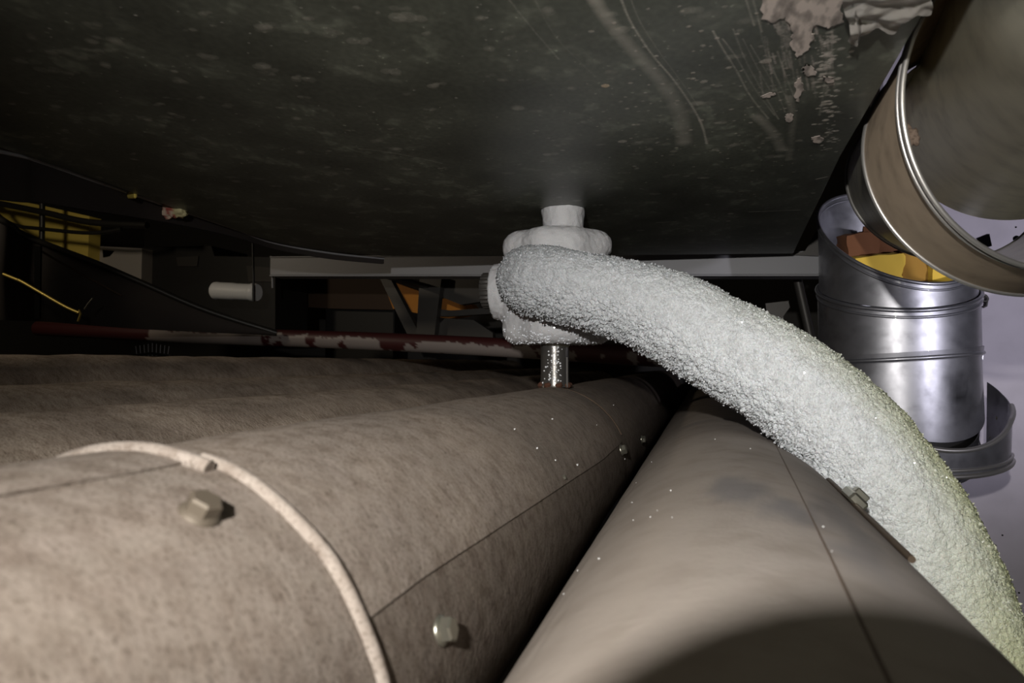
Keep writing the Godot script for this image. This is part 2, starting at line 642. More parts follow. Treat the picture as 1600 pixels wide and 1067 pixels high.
func tank_texture() -> ImageTexture:
	M.flake = plain(Color(0.80, 0.75, 0.72), 0.7)
	M.flake.uv1_triplanar = true
	M.flake.uv1_world_triplanar = true
	M.flake.uv1_scale = Vector3(14, 14, 5)
	M.flake.albedo_texture = noise_tex(noise(0.02, 66, 4), [[0.0, grey(0.55)], [0.45, grey(0.85)], [0.6, grey(1.0)], [1.0, grey(1.0)]], 256)
	M.film_sheet = plain(Color(0.66, 0.64, 0.62), 0.28, 0.4)
	var size := 1536
	var n1 := noise(0.017, 61, 3)
	n1.domain_warp_enabled = true
	n1.domain_warp_amplitude = 7.0
	var base := n1.get_image(size, size)
	var n2 := noise(0.0045, 62, 3).get_image(size, size)
	var n3 := noise(0.09, 63, 2).get_image(size, size)
	var a := base.get_data()
	var c := n2.get_data()
	var g := n3.get_data()
	var out := PackedByteArray()
	out.resize(size * size * 3)
	for k in size * size:
		var fl := clampf((a[k] - 150.0) / 46.0, 0.0, 1.0) * clampf((c[k] - 96.0) / 60.0, 0.0, 1.0)
		var v := 82.0 + 0.14 * (c[k] - 128.0) + 0.07 * (g[k] - 128.0) + 30.0 * fl * (0.6 + 0.4 * g[k] / 255.0)
		if g[k] > 222 and c[k] > 120:
			v += 45.0
		out[k * 3] = int(v * 0.965)
		out[k * 3 + 1] = int(v)
		out[k * 3 + 2] = int(v * 0.90)
	var r := RandomNumberGenerator.new()
	r.seed = 99
	# wiped trails, given by where they run on the underside
	var trails := [
		[[795, 0, 832, 46, 872, 92], 3.0, 0.35], [[835, 0, 870, 60, 930, 120], 2.5, 0.3], [[925, -6, 948, 30, 985, 75, 1030, 125, 1062, 180, 1068, 225], 20.0, 0.15],
		[[968, -6, 985, 35, 1018, 85, 1052, 125, 1080, 165, 1096, 195, 1104, 225], 3.5, 0.85], [[983, -6, 1000, 35, 1030, 82, 1062, 125, 1090, 165], 2.0, 0.5], [[1113, 48, 1128, 75, 1150, 110, 1172, 150, 1200, 185], 3.0, 0.7],
		[[1128, 60, 1150, 90, 1180, 140, 1210, 180], 2.5, 0.6], [[1145, 45, 1165, 95, 1195, 150, 1216, 186], 2.5, 0.65], [[1160, 60, 1180, 100, 1202, 140], 2.0, 0.6], [[1172, 70, 1190, 100, 1212, 140, 1226, 175], 2.0, 0.6],
		[[1184, 30, 1198, 90, 1218, 130], 2.0, 0.6], [[1200, 80, 1212, 120, 1232, 160], 2.5, 0.55], [[1214, 80, 1226, 115, 1240, 150], 2.5, 0.5], [[1180, 180, 1205, 205, 1222, 235], 14.0, 0.16], [[1232, 150, 1238, 190, 1232, 250], 9.0, 0.22],
		[[1165, 0, 1178, 40], 3.0, 0.6], [[1176, 0, 1190, 50], 3.0, 0.6], [[1300, 40, 1298, 100, 1290, 150], 4.0, 0.45], [[1294, 60, 1288, 130, 1280, 180], 3.0, 0.5], [[560, 232, 620, 240, 690, 255], 3.0, 0.45], [[1170, 331, 1250, 328], 3.0, 0.9], [[1025, 348, 1056, 346], 2.0, 0.6], [[1275, 280, 1292, 276], 3.0, 0.7]]
	for tr in trails:
		var line: Array = tr[0]
		var path := PackedVector3Array()
		for k in range(0, line.size(), 2):
			path.append(at_height(line[k], line[k + 1], TANK_Y))
		path = smooth(path, 60)
		for p in path:
			var depth := -p.z
			dab(out, size, tank_uv(p), tr[1] * 0.7 * depth / FOCAL, tr[2] * r.randf_range(0.4, 1.1), Color8(186, 180, 170), r, 0.7)
	# spatters and flakes
	for k in 260:
		var px := clampf(1130.0 + r.randfn() * 130.0, 820, 1330)
		var py := clampf(180.0 + r.randfn() * 90.0, 10, 380)
		dab(out, size, tank_uv(at_height(px, py, TANK_Y)), r.randf_range(0.0006, 0.0022) * (2.2 if r.randf() < 0.07 else 1.0), r.randf_range(0.4, 1.0), Color8(190, 180, 170), r, 0.2)
	for k in 150:
		dab(out, size, tank_uv(at_height(1292.0 + r.randfn() * 9.0, r.randf_range(50, 240), TANK_Y)), r.randf_range(0.0008, 0.0032), r.randf_range(0.6, 1.0), Color8(215, 206, 198), r, 0.3)
	for k in 160:
		dab(out, size, tank_uv(at_height(r.randf_range(20, 800), r.randf_range(5, 390), TANK_Y)), r.randf_range(0.0006, 0.0013), r.randf_range(0.5, 1.0), Color8(190, 185, 178), r, 0.2)
	for k in 420:
		var fx := r.randf_range(-0.78, 0.10)
		var fz := -0.36 - 1.0 * pow(r.randf(), 1.6)
		var size_of := r.randf_range(0.002, 0.0075) * (0.6 + 0.5 * r.randf())
		var shade := r.randf_range(0.18, 0.5)
		for j in 3:
			dab(out, size, tank_uv(Vector3(fx + r.randf_range(-1.2, 1.2) * size_of, TANK_Y, fz + r.randf_range(-0.5, 0.5) * size_of)), size_of * r.randf_range(0.5, 1.0), shade, Color8(158, 154, 144), r, 0.25)
	var q := at_height(945, 134, TANK_Y)
	dab(out, size, tank_uv(q), 0.0036, 1.0, Color8(205, 180, 150), r, 0.0)
	# streaks of lime down the right hand coat
	for k in 46:
		var px := r.randf_range(1186, 1300)
		var y0 := r.randf_range(0, 120)
		var ln := r.randf_range(15, 60)
		for s in 40:
			dab(out, size, tank_uv(at_height(px + s * 0.12, y0 + ln * s / 40.0, TANK_Y)), r.randf_range(0.0005, 0.0013), r.randf_range(0.2, 0.6), Color8(176, 166, 160), r, 0.3)
	return ImageTexture.create_from_image(Image.create_from_data(size, size, false, Image.FORMAT_RGB8, out))


# one soft mark on the tank's texture; «rad» in metres
func dab(out: PackedByteArray, size: int, uv: Vector2, rad: float, alpha: float, col: Color, r: RandomNumberGenerator, soft: float) -> void:
	var rx := maxf(0.8, rad / 1.05 * size)
	var ry := maxf(0.8, rad / 1.30 * size)
	var cx := uv.x * size
	var cy := uv.y * size
	var target := [col.r8, col.g8, col.b8]
	for y in range(maxi(0, int(cy - ry)), mini(size, int(cy + ry) + 2)):
		for x in range(maxi(0, int(cx - rx)), mini(size, int(cx + rx) + 2)):
			var d := Vector2((x - cx) / rx, (y - cy) / ry).length()
			if d < 1.0:
				var w := alpha * (1.0 - d * soft) * r.randf_range(0.55, 1.0) * (0.85 if soft > 0.6 else 1.0)
				var k := (y * size + x) * 3
				for ch in 3:
					out[k + ch] = int(lerpf(out[k + ch], target[ch], w))


# ------------------------------------------------------------------ clad pipes
# a curved sheet round the axis (c.x, c.y, z) with thickness, between two angles (degrees) that may change along z
func sheet(b: Build, c: Vector2, r: float, thick: float, a0, a1, z0: float, z1: float, nz: int, na: int, bump = null, paint = null) -> void:
	var outer := []
	var inner := []
	for i in nz + 1:
		var z := lerpf(z0, z1, pow(float(i) / nz, 1.5))
		var ro := PackedVector3Array()
		var ri := PackedVector3Array()
		var lo: float = a0.call(z)
		var hi: float = a1.call(z)
		for j in na + 1:
			var a := deg_to_rad(lerpf(lo, hi, float(j) / na))
			var h: float = bump.call(a, z) if bump != null else 0.0
			var d := Vector3(cos(a), sin(a), 0)
			ro.append(Vector3(c.x, c.y, z) + d * (r + h))
			ri.append(Vector3(c.x, c.y, z) + d * (r + h - thick))
		outer.append(ro)
		inner.append(ri)
	var mid: Vector3 = outer[nz / 2][na / 2] - Vector3(c.x, c.y, outer[nz / 2][0].z)
	b.grid(outer, mid, false, paint)
	b.grid(inner, -mid, false, paint)
	for e in [0, na]:
		var rows := []
		for i in nz + 1:
			rows.append(PackedVector3Array([outer[i][e], inner[i][e]]))
		var s: Vector3 = outer[nz / 2][e] - outer[nz / 2][1 if e == 0 else na - 1]
		b.grid(rows, s, false, paint)
	for e in [0, nz]:
		b.grid([outer[e], inner[e]], Vector3(0, 0, 1 if e == 0 else -1), false, paint)


# hexagon head with a washer, on the surface of a pipe
func hex_screw(parent: Node, p: Vector3, axis: Vector3, across: float, mat: Material, turn := 0.0, called := "screw") -> void:
	var b := Build.new()
	var up := axis.normalized()
	var s := up.cross(Vector3(0, 0, 1)).normalized().rotated(up, turn)
	var t := up.cross(s)
	var flange := []
	for q in [[0.62, -0.002], [0.62, 0.06], [0.58, 0.12], [0.46, 0.20]]:
		var row := PackedVector3Array()
		for j in 25:
			var a := TAU * (j % 24) / 24
			row.append(p + (s * cos(a) + t * sin(a)) * across * q[0] + up * across * q[1])
		flange.append(row)
	b.grid(flange, (flange[1][12] + flange[1][13]) * 0.5 - p, true)
	var rings := []
	for q in [[0.52, 0.14], [0.52, 0.52], [0.44, 0.60]]:
		var ring := PackedVector3Array()
		for j in 6:
			var a := TAU * j / 6
			ring.append(p + (s * cos(a) + t * sin(a)) * across * q[0] + up * across * q[1])
		rings.append(ring)
	for k in 2:
		for j in 6:
			var o: Vector3 = (rings[k][j] + rings[k][(j + 1) % 6]) * 0.5 - p - up * across * (q_mid(k))
			b.quad(rings[k][j], rings[k][(j + 1) % 6], rings[k + 1][(j + 1) % 6], rings[k + 1][j], o)
	b.cap(rings[2], up)
	obj(called, b, mat, parent)


func q_mid(k: int) -> float:
	return 0.14 if k == 0 else 0.4


func on_left(angle: float, z: float, lift := 0.0) -> Vector3:
	var a := deg_to_rad(angle)
	return Vector3(LEFT_C.x + cos(a) * (LEFT_R + lift), LEFT_C.y + sin(a) * (LEFT_R + lift), z)


func build_left_pipe() -> void:
	var t := thing("clad_pipe", "dusty beige clad pipe with raised ring seam and two large hex screws", "pipe")
	var lump := noise(9.0, 71, 3)
	var grit := noise(140.0, 72, 2)
	var shape := func(a: float, z: float) -> float: return 0.0012 * lump.get_noise_3d(cos(a) * 0.107, sin(a) * 0.107, z * 0.6) + 0.00022 * grit.get_noise_3d(cos(a) * 0.107, sin(a) * 0.107, z)
	var patches := noise(7.0, 73, 4)
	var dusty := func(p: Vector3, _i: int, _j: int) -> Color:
		var side := clampf((p.x - LEFT_C.x - 0.092) / 0.016, 0.0, 1.0)       # darker on the steep flank
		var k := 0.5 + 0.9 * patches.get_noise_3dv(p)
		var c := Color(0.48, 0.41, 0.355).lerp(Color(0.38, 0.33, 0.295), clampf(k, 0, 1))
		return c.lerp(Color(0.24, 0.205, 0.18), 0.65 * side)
	var flank_tone := func(p: Vector3, i: int, j: int) -> Color: return (dusty.call(p, i, j) as Color) * Color(0.72, 0.71, 0.70)  # same colours made darker for the lower sheet
	# far sheets: the upper one laps over the lower one along the flank
	var lap := func(z: float) -> float: return lerpf(26.4, 17.5, clampf((-z - 0.28) / 0.5, 0, 1))
	var b := Build.new()
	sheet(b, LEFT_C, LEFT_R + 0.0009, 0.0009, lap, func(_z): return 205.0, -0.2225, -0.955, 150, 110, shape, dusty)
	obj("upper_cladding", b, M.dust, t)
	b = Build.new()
	sheet(b, LEFT_C, LEFT_R - 0.0001, 0.001, func(_z): return -150.0, func(z): return lap.call(z) + 6.0, -0.2225, -0.96, 110, 60, shape, flank_tone)
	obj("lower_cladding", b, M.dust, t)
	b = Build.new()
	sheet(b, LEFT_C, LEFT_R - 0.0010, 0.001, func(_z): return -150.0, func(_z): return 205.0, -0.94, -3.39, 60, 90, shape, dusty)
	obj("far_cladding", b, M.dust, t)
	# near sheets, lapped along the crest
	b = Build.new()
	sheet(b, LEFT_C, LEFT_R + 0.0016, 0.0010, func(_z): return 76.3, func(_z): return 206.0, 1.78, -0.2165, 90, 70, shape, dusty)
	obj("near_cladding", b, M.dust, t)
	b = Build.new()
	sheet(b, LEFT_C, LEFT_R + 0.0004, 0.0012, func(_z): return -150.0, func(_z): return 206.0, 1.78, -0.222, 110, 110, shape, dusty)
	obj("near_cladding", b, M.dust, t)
	# swaged bead round the near end, broken at the lap
	for piece in [[-60.0, 76.2, -0.2245, 0.0006], [71.0, 205.0, -0.2165, 0.0018]]:
		b = Build.new()
		var path := PackedVector3Array()
		for k in 81:
			path.append(on_left(lerpf(piece[0], piece[1], k / 80.0), piece[2] + 0.0006 * sin(k * 0.4), piece[3]))
		b.tint = Color(0.56, 0.495, 0.45)
		b.tube(path, 0.0031, 14)
		obj("ring_bead", b, M.dust, t)
	# inner core, so that the jacket is not hollow
	b = Build.new()
	b.tube(PackedVector3Array([Vector3(LEFT_C.x, LEFT_C.y, 1.77), Vector3(LEFT_C.x, LEFT_C.y, -3.38)]), LEFT_R - 0.006, 40)
	obj("core", b, M.black, t)
	# brown sealant line where the far sheet begins
	b = Build.new()
	var path := PackedVector3Array()
	for k in 40:
		var s := k / 39.0
		path.append(on_left(lerpf(92.0, 22.0, s), -0.956 - 0.02 * s * s, 0.0002))
	b.tube(path, 0.0010, 8)
	obj("seam_sealant", b, M.seal, t)
	# screws
	var spots := [[59.3, -0.189, 0.0115, M.dusty_screw, 0.3], [13.4, -0.281, 0.011, M.screw, 0.1], [13.1, -0.929, 0.013, M.screw, 0.5], [5.0, -1.20, 0.012, M.screw, 0.2], [24.0, -0.577, 0.004, M.screw, 0.2]]
	for s in spots:
		var p := on_left(s[0], s[1], 0.0002)
		hex_screw(t, p, p - Vector3(LEFT_C.x, LEFT_C.y, s[1]), s[2], s[3], s[4])


func build_right_pipe() -> void:
	var t := thing("clad_pipe", "smoother grey-brown clad pipe beneath the frosted pipe, with wiped bluish patches", "pipe")
	var lump := noise(7.0, 81, 2)
	var grit := noise(160.0, 82, 2)
	var shape := func(a: float, z: float) -> float:
		var edge := clampf(1.0 - absf(rad_to_deg(a) - 138.0) / 12.0, 0.0, 1.0)
		return 0.0006 * lump.get_noise_3d(cos(a) * 0.13, sin(a) * 0.13, z * 0.5) + (0.0001 + 0.0011 * edge) * grit.get_noise_3d(cos(a) * 0.13, sin(a) * 0.13, z)
	var wipe := noise(9.0, 83, 2)
	var dusty := func(p: Vector3, _i: int, _j: int) -> Color:
		var a := rad_to_deg(atan2(p.y - RIGHT_C.y, p.x - RIGHT_C.x))
		var k := clampf((a - 62.0) / 55.0 + 0.22 * wipe.get_noise_3d(p.x * 0.9, p.y, p.z * 0.7), 0.0, 1.0)
		var c := Color(0.45, 0.405, 0.38).lerp(Color(0.52, 0.45, 0.39), k)
		# where a hand or a cloth has rubbed the dust away
		for s in [[91.0, -0.47, 11.0, 0.06, 0.65], [81.0, -0.42, 10.0, 0.045, 0.7], [67.0, -0.44, 9.0, 0.10, 0.55], [70.0, -0.35, 8.0, 0.035, 0.45]]:
			var d := Vector2((a - s[0]) / s[2], (p.z - s[1]) / s[3]).length() + 0.35 * wipe.get_noise_3d(p.x * 4.0, p.y * 4.0, p.z * 3.0)
			c = c.lerp(Color(0.235, 0.23, 0.245), s[4] * (1.0 - smoothstep(0.35, 1.15, d)))
		return c
	var lap := func(z: float) -> float: return lerpf(81.0, 64.5, clampf((-z - 0.2) / 0.85, 0, 1))
	var b := Build.new()
	sheet(b, RIGHT_C, RIGHT_R, 0.001, lap, func(_z): return 262.0, 1.78, -3.39, 260, 130, shape, dusty)
	obj("upper_cladding", b, M.even_dust, t)
	b = Build.new()
	sheet(b, RIGHT_C, RIGHT_R - 0.0009, 0.001, func(_z): return -98.0, func(z): return lap.call(z) + 4.0, 1.78, -3.39, 220, 90, shape, dusty)
	obj("lower_cladding", b, M.even_dust, t)
	b = Build.new()
	b.tube(PackedVector3Array([Vector3(RIGHT_C.x, RIGHT_C.y, 1.77), Vector3(RIGHT_C.x, RIGHT_C.y, -3.38)]), RIGHT_R - 0.005, 40)
	obj("core", b, M.black, t)
	# brown stain of sealant along the lap
	b = Build.new()
	var path := PackedVector3Array()
	for k in 120:
		var z := lerpf(0.0, -1.0, k / 119.0)
		var a := deg_to_rad(float(lap.call(z)) - 0.25)
		path.append(Vector3(RIGHT_C.x + cos(a) * (RIGHT_R - 0.0006), RIGHT_C.y + sin(a) * (RIGHT_R - 0.0006), z))
	b.tube(path, 0.0009, 8)
	obj("seam_sealant", b, M.seal, t)
	# strap along the far flank with a bright latch
	b = Build.new()
	var edge := PackedVector3Array()
	for k in 150:
		var z := lerpf(-0.48, -1.25, k / 89.0)
		var a := deg_to_rad(lerpf(44.0, 46.0, k / 89.0) + 0.5 * sin(k * 0.31))
		edge.append(Vector3(RIGHT_C.x + cos(a) * (RIGHT_R + 0.0012), RIGHT_C.y + sin(a) * (RIGHT_R + 0.0012), z))
	b.tube(edge, 0.0024, 10)
	obj("edge_strip", b, M.brown_metal, t)
	b = Build.new()
	var lp := edge[21]
	var radial := (lp - Vector3(RIGHT_C.x, RIGHT_C.y, lp.z)).normalized()
	var tan_dir := radial.cross(Vector3(0, 0, 1)).normalized()
	var fr := Basis(tan_dir, radial, tan_dir.cross(radial))
	b.box(Transform3D(fr, lp + radial * 0.004), Vector3(0.016, 0.009, 0.036), 0.0018)
	b.box(Transform3D(fr, lp + radial * 0.0105 + Vector3(0, 0, 0.005)), Vector3(0.013, 0.006, 0.009), 0.001)
	b.box(Transform3D(fr, lp + radial * 0.0095 + Vector3(0, 0, -0.008)), Vector3(0.006, 0.005, 0.018), 0.001)
	var l := obj("latch", b, M.screw, t)
	l.set_meta("label", "small bright metal latch on the strap")


func build_rear_pipes() -> void:
	var labels := ["first rough dusty pipe behind the ring-seamed pipe", "second dusty pipe back, between two other rough ones", "farthest of the three rough dusty pipes, under the red pipe"]
	var k := 0
	for c in [Vector2(-0.532, -0.1405), Vector2(-0.77, -0.126), Vector2(-0.996, -0.087)]:
		var t := thing("dusty_pipe", labels[k], "pipe", Vector3.ZERO, "rough dusty pipes behind the ring-seamed pipe")
		var lump := noise(14.0, 91 + k, 4)
		var patches := noise(11.0, 95 + k, 4)
		var shape := func(a: float, z: float) -> float: return 0.0035 * lump.get_noise_3d(cos(a) * 0.1, sin(a) * 0.1, z * 0.7)
		var dusty := func(p: Vector3, _i: int, _j: int) -> Color: return Color(0.66, 0.585, 0.52).lerp(Color(0.36, 0.315, 0.28), clampf(0.35 + 1.1 * patches.get_noise_3dv(p), 0, 1))
		var b := Build.new()
		sheet(b, c, 0.1, 0.002, func(_z): return -175.0, func(_z): return 185.0, 1.78, -3.39, 200, 90, shape, dusty)
		obj("cladding", b, M.old_dust, t)
		b = Build.new()
		b.tube(PackedVector3Array([Vector3(c.x, c.y, 1.77), Vector3(c.x, c.y, -3.38)]), 0.094, 32)
		obj("core", b, M.black, t)
		k += 1


# ------------------------------------------------------------------ sheet metal duct
# a ring of sheet metal round the upright duct axis between two slanting planes y = k.x + k.y * dx + k.z * dz
func duct_ring(b: Build, low: Vector3, high: Vector3, r0: float, r1: float, from := 0.0, to := 360.0, thick := 0.0012, lean = null, paint = null, top = null) -> void:
	var na := 144
	var outer := []
	var inner := []
	for i in 13:
		var s := i / 12.0
		var r := lerpf(r0, r1, s)
		var ro := PackedVector3Array()
		var ri := PackedVector3Array()
		for j in na + 1:
			var a := deg_to_rad(lerpf(from, to, float(j) / na))
			var rr := r + (float(lean.call(a)) if lean != null else 0.0)
			for q in 2:
				var dx := cos(a) * (rr - thick * q)
				var dz := sin(a) * (rr - thick * q)
				var y0 := low.x + low.y * dx + low.z * dz
				var y1 := high.x + high.y * dx + high.z * dz
				if top != null:
					y1 = top.call(a, y1)
				var p := Vector3(DUCT_C.x + dx, lerpf(y0, y1, s), DUCT_C.y + dz)
				if q == 0:
					ro.append(p)
				else:
					ri.append(p)
		outer.append(ro)
		inner.append(ri)
	var o: Vector3 = outer[6][na / 2] - Vector3(DUCT_C.x, outer[6][na / 2].y, DUCT_C.y)
	var wrap := to - from > 359.0
	b.grid(outer, o, wrap, paint)
	b.grid(inner, -o, wrap)
	b.grid([outer[12], inner[12]], Vector3.UP)
	b.grid([outer[0], inner[0]], Vector3.DOWN)
	if not wrap:
		for e in [0, na]:
			var rows := []
			for i in 13:
				rows.append(PackedVector3Array([outer[i][e], inner[i][e]]))
			b.grid(rows, outer[6][e] - outer[6][1 if e == 0 else na - 1])


func duct_bead(b: Build, plane: Vector3, r: float, thick: float, from := 0.0, to := 360.0, lean = null, top = null) -> void:
	var path := PackedVector3Array()
	var closed := to - from > 359.0
	var m := 120
	for j in (m if closed else m + 1):
		var a := deg_to_rad(lerpf(from, to, float(j) / m))
		var rr := r + (float(lean.call(a)) if lean != null else 0.0)
		var dx := cos(a) * rr
		var dz := sin(a) * rr
		var yy := plane.x + plane.y * dx + plane.z * dz
		if top != null:
			yy = top.call(a, yy)
		path.append(Vector3(DUCT_C.x + dx, yy, DUCT_C.y + dz))
	b.tube(path, thick, 10, not closed, closed)


func build_duct() -> void:
	var t := thing("sheet_metal_duct", "upright round duct of bright sheet metal in mitred segments, open at the top", "duct")
	var rim := Vector3(0.2435, -0.204, -0.81)
	var bead := Vector3(0.138, 0.005, -0.363)
	var seam := Vector3(0.0226, 0.065, -0.023)
	var bottom := Vector3(-0.050, -0.166, -0.597)
	var up := Vector3(0.012, 0, 0)
	var blot := noise(26.0, 131, 3)
	var spots := [[at(1490, 604, -1.31), 0.030, 0.55], [at(1380, 522, -1.29), 0.008, 0.5], [at(1500, 640, -1.31), 0.035, 0.3]]
	var smudge := func(p: Vector3, _i: int, _j: int) -> Color:
		var k := 1.0
		for q in spots:
			k -= float(q[2]) * (1.0 - smoothstep(0.4, 1.2, p.distance_to(q[0]) / q[1] + 0.5 * blot.get_noise_3dv(p)))
		return Color(k, k, k)
	var b := Build.new()
	duct_ring(b, bead + up * 0.3, rim, DUCT_R - 0.003, DUCT_R - 0.003)
	duct_bead(b, rim, DUCT_R - 0.003, 0.0034)
	duct_bead(b, rim - up * 0.9, DUCT_R - 0.003, 0.0022)
	obj("top_segment", b, M.metal, t)
	b = Build.new()
	duct_ring(b, seam, bead, DUCT_R, DUCT_R, 0.0, 360.0, 0.0012, null, smudge)
	duct_bead(b, bead, DUCT_R + 0.0012, 0.0036)
	duct_bead(b, bead - up * 1.0, DUCT_R, 0.0026)
	obj("middle_segment", b, M.metal, t)
	b = Build.new()
	duct_ring(b, bottom, seam - up * 0.9, DUCT_R + 0.001, DUCT_R - 0.001, 0.0, 360.0, 0.0012, null, smudge)
	duct_ring(b, seam - up * 1.4, seam, DUCT_R + 0.0005, DUCT_R + 0.003, 0.0, 360.0)
	duct_bead(b, seam - up * 0.95, DUCT_R + 0.0008, 0.004)
	obj("bottom_segment", b, M.metal, t)
	# dark backing inside the lower end
	b = Build.new()
	duct_ring(b, Vector3(-0.10, -0.15, -0.55), Vector3(-0.02, 0, -0.2), DUCT_R - 0.012, DUCT_R - 0.012)
	obj("liner", b, M.black, t)
	# crumpled tab at the side seam
	b = Build.new()
	b.prism(PackedVector3Array([at(1531, 552, -1.40), at(1537, 548, -1.40), at(1536, 562, -1.40), at(1533, 558, -1.40)]), Vector3(0, 0, -0.002))
	obj("bent_tab", b, M.metal, t)
	# broken foam in the open top
	var foam := thing("foam_insulation", "yellow and brown foam blocks packed inside the open duct top", "insulation")
	var blocks := [[1340, 385, -1.42, 0.06, 0.05, 0.05, 0.25, M.foam_brown], [1372, 376, -1.44, 0.055, 0.05, 0.05, -0.2, M.foam_brown], [1366, 422, -1.385, 0.085, 0.055, 0.05, 0.12, M.foam_yellow], [1428, 418, -1.395, 0.045, 0.06, 0.05, -0.1, M.foam_ochre], [1470, 432, -1.38, 0.045, 0.05, 0.04, 0.1, M.foam_yellow], [1420, 400, -1.47, 0.10, 0.08, 0.06, 0.05, M.foam_brown]]
	for q in blocks:
		b = Build.new()
		lumpy_block(b, Transform3D(Basis.from_euler(Vector3(0.15, q[6], q[6] * 0.6)), at(q[0], q[1], q[2])), Vector3(q[3], q[4], q[5]))
		obj("foam_block", b, q[7], foam)
	# the loosened collar below
	var c := thing("duct_collar", "loose bent metal collar with rivets hanging under the bright duct", "collar")
	var plane := Vector3(0.0124, -0.206, -0.857)
	# its loose end droops
	var bend := func(a: float) -> float: return -0.004 * pow(clampf((0.45 - a) / 0.45, 0.0, 1.0), 1.5)
	var droop := func(a: float, y: float) -> float: return y if a > deg_to_rad(32.0) else lerpf(-0.0975, -0.036, (deg_to_rad(32.0) - a) / deg_to_rad(48.0))
	b = Build.new()
	duct_ring(b, Vector3(-0.165, 0.0, -0.15), plane, 0.171, 0.175, -16.0, 165.0, 0.0012, bend, null, droop)
	obj("band", b, M.metal, c)
	b = Build.new()
	duct_bead(b, plane, 0.1755, 0.0042, 14.0, 165.0, bend, droop)
	obj("rim_bead", b, M.rim, c)
	b = Build.new()
	duct_bead(b, Vector3(-0.158, 0.0, -0.16), 0.1735, 0.0042, 20.0, 165.0, bend)
	duct_bead(b, Vector3(-0.148, 0.0, -0.16), 0.1730, 0.0028, 20.0, 165.0, bend)
	obj("lower_bead", b, M.rim, c)
	for q in [Vector3(0.5110, -0.1010, -1.4377), Vector3(0.5070, -0.1385, -1.4580)]:
		b = Build.new()
		var p: Vector3 = q
		var rows := []
		for i in 5:
			var row := PackedVector3Array()
			for j in 13:
				var a := TAU * (j % 12) / 12
				row.append(p + Vector3(-0.98, 0.0, 0.17) * 0.003 * sin(i * PI / 8.0) + (Vector3(0.17, 0, 0.98) * cos(a) + Vector3.UP * sin(a)) * 0.0042 * cos(i * PI / 8.0))
			rows.append(row)
		b.grid(rows, Vector3(-0.98, 0, 0.17), true)
		obj("rivet", b, M.screw, c)
	# gores that carry on from the collar, down and back into the wall
	var g := thing("duct_elbow", "overlapping metal rings below the loose collar, turning back into the wall", "duct")
	b = Build.new()
	duct_ring(b, Vector3(-0.165, 0.0, -0.40), Vector3(-0.075, -0.1, -0.62), 0.122, 0.128)
	duct_bead(b, Vector3(-0.128, -0.05, -0.52), 0.1265, 0.0032)
	duct_bead(b, Vector3(-0.160, 0.0, -0.41), 0.1235, 0.0032)
	obj("upper_gore", b, M.metal, g)
	b = Build.new()
	sleeve(b, Vector3(DUCT_C.x, -0.135, DUCT_C.y - 0.01), Vector3(0, 0.4, -1), Vector3(DUCT_C.x + 0.08, -0.21, -1.835), Vector3(0, 0, -1), 0.098, 0.098)
	obj("lower_gore", b, M.metal, g)


func lumpy_block(b: Build, tr: Transform3D, size: Vector3) -> void:
	var f := noise(30.0, int(size.x * 1000.0), 3)
	for ax in 3:
		for s in [-1.0, 1.0]:
			var rows := []
			for i in 9:
				var row := PackedVector3Array()
				for j in 9:
					var q := Vector3.ZERO
					q[ax] = s
					q[(ax + 1) % 3] = i / 4.0 - 1.0
					q[(ax + 2) % 3] = j / 4.0 - 1.0
					var p := (q * 0.78 + q.normalized() * 0.28) * size * 0.5
					row.append(tr * (p * (1.0 + 0.16 * f.get_noise_3dv(p + tr.origin))))
				rows.append(row)
			var o := Vector3.ZERO
			o[ax] = s
			b.grid(rows, tr.basis * o)


# rings of points on a circle: centre, axis, radius
func circle(c: Vector3, axis: Vector3, r: float, m: int, ref := Vector3.UP) -> PackedVector3Array:
	var n := axis.normalized()
	var s := (ref - n * ref.dot(n)).normalized()
	var t := n.cross(s)
	var out := PackedVector3Array()
	for j in m + 1:
		var a := TAU * (j % m) / m
		out.append(c + (s * cos(a) + t * sin(a)) * r)
	return out


func sleeve(b: Build, c0: Vector3, n0: Vector3, c1: Vector3, n1: Vector3, r0: float, r1: float, thick := 0.0012) -> void:
	var outer := []
	var inner := []
	for i in 9:
		var s := i / 8.0
		var c := c0.lerp(c1, s)
		var n := n0.normalized().lerp(n1.normalized(), s)
		var r := lerpf(r0, r1, s)
		outer.append(circle(c, n, r, 120))
		inner.append(circle(c, n, r - thick, 120))
	var o: Vector3 = outer[4][59] - c0.lerp(c1, 0.5)
	b.grid(outer, o, true)
	b.grid(inner, -o, true)
	b.grid([outer[0], inner[0]], c0 - c1)
	b.grid([outer[8], inner[8]], c1 - c0)


func bead_ring(b: Build, c: Vector3, n: Vector3, r: float, thick: float) -> void:
	var p := circle(c, n, r, 140)
	p.resize(140)
	b.tube(p, thick, 10, false, true)


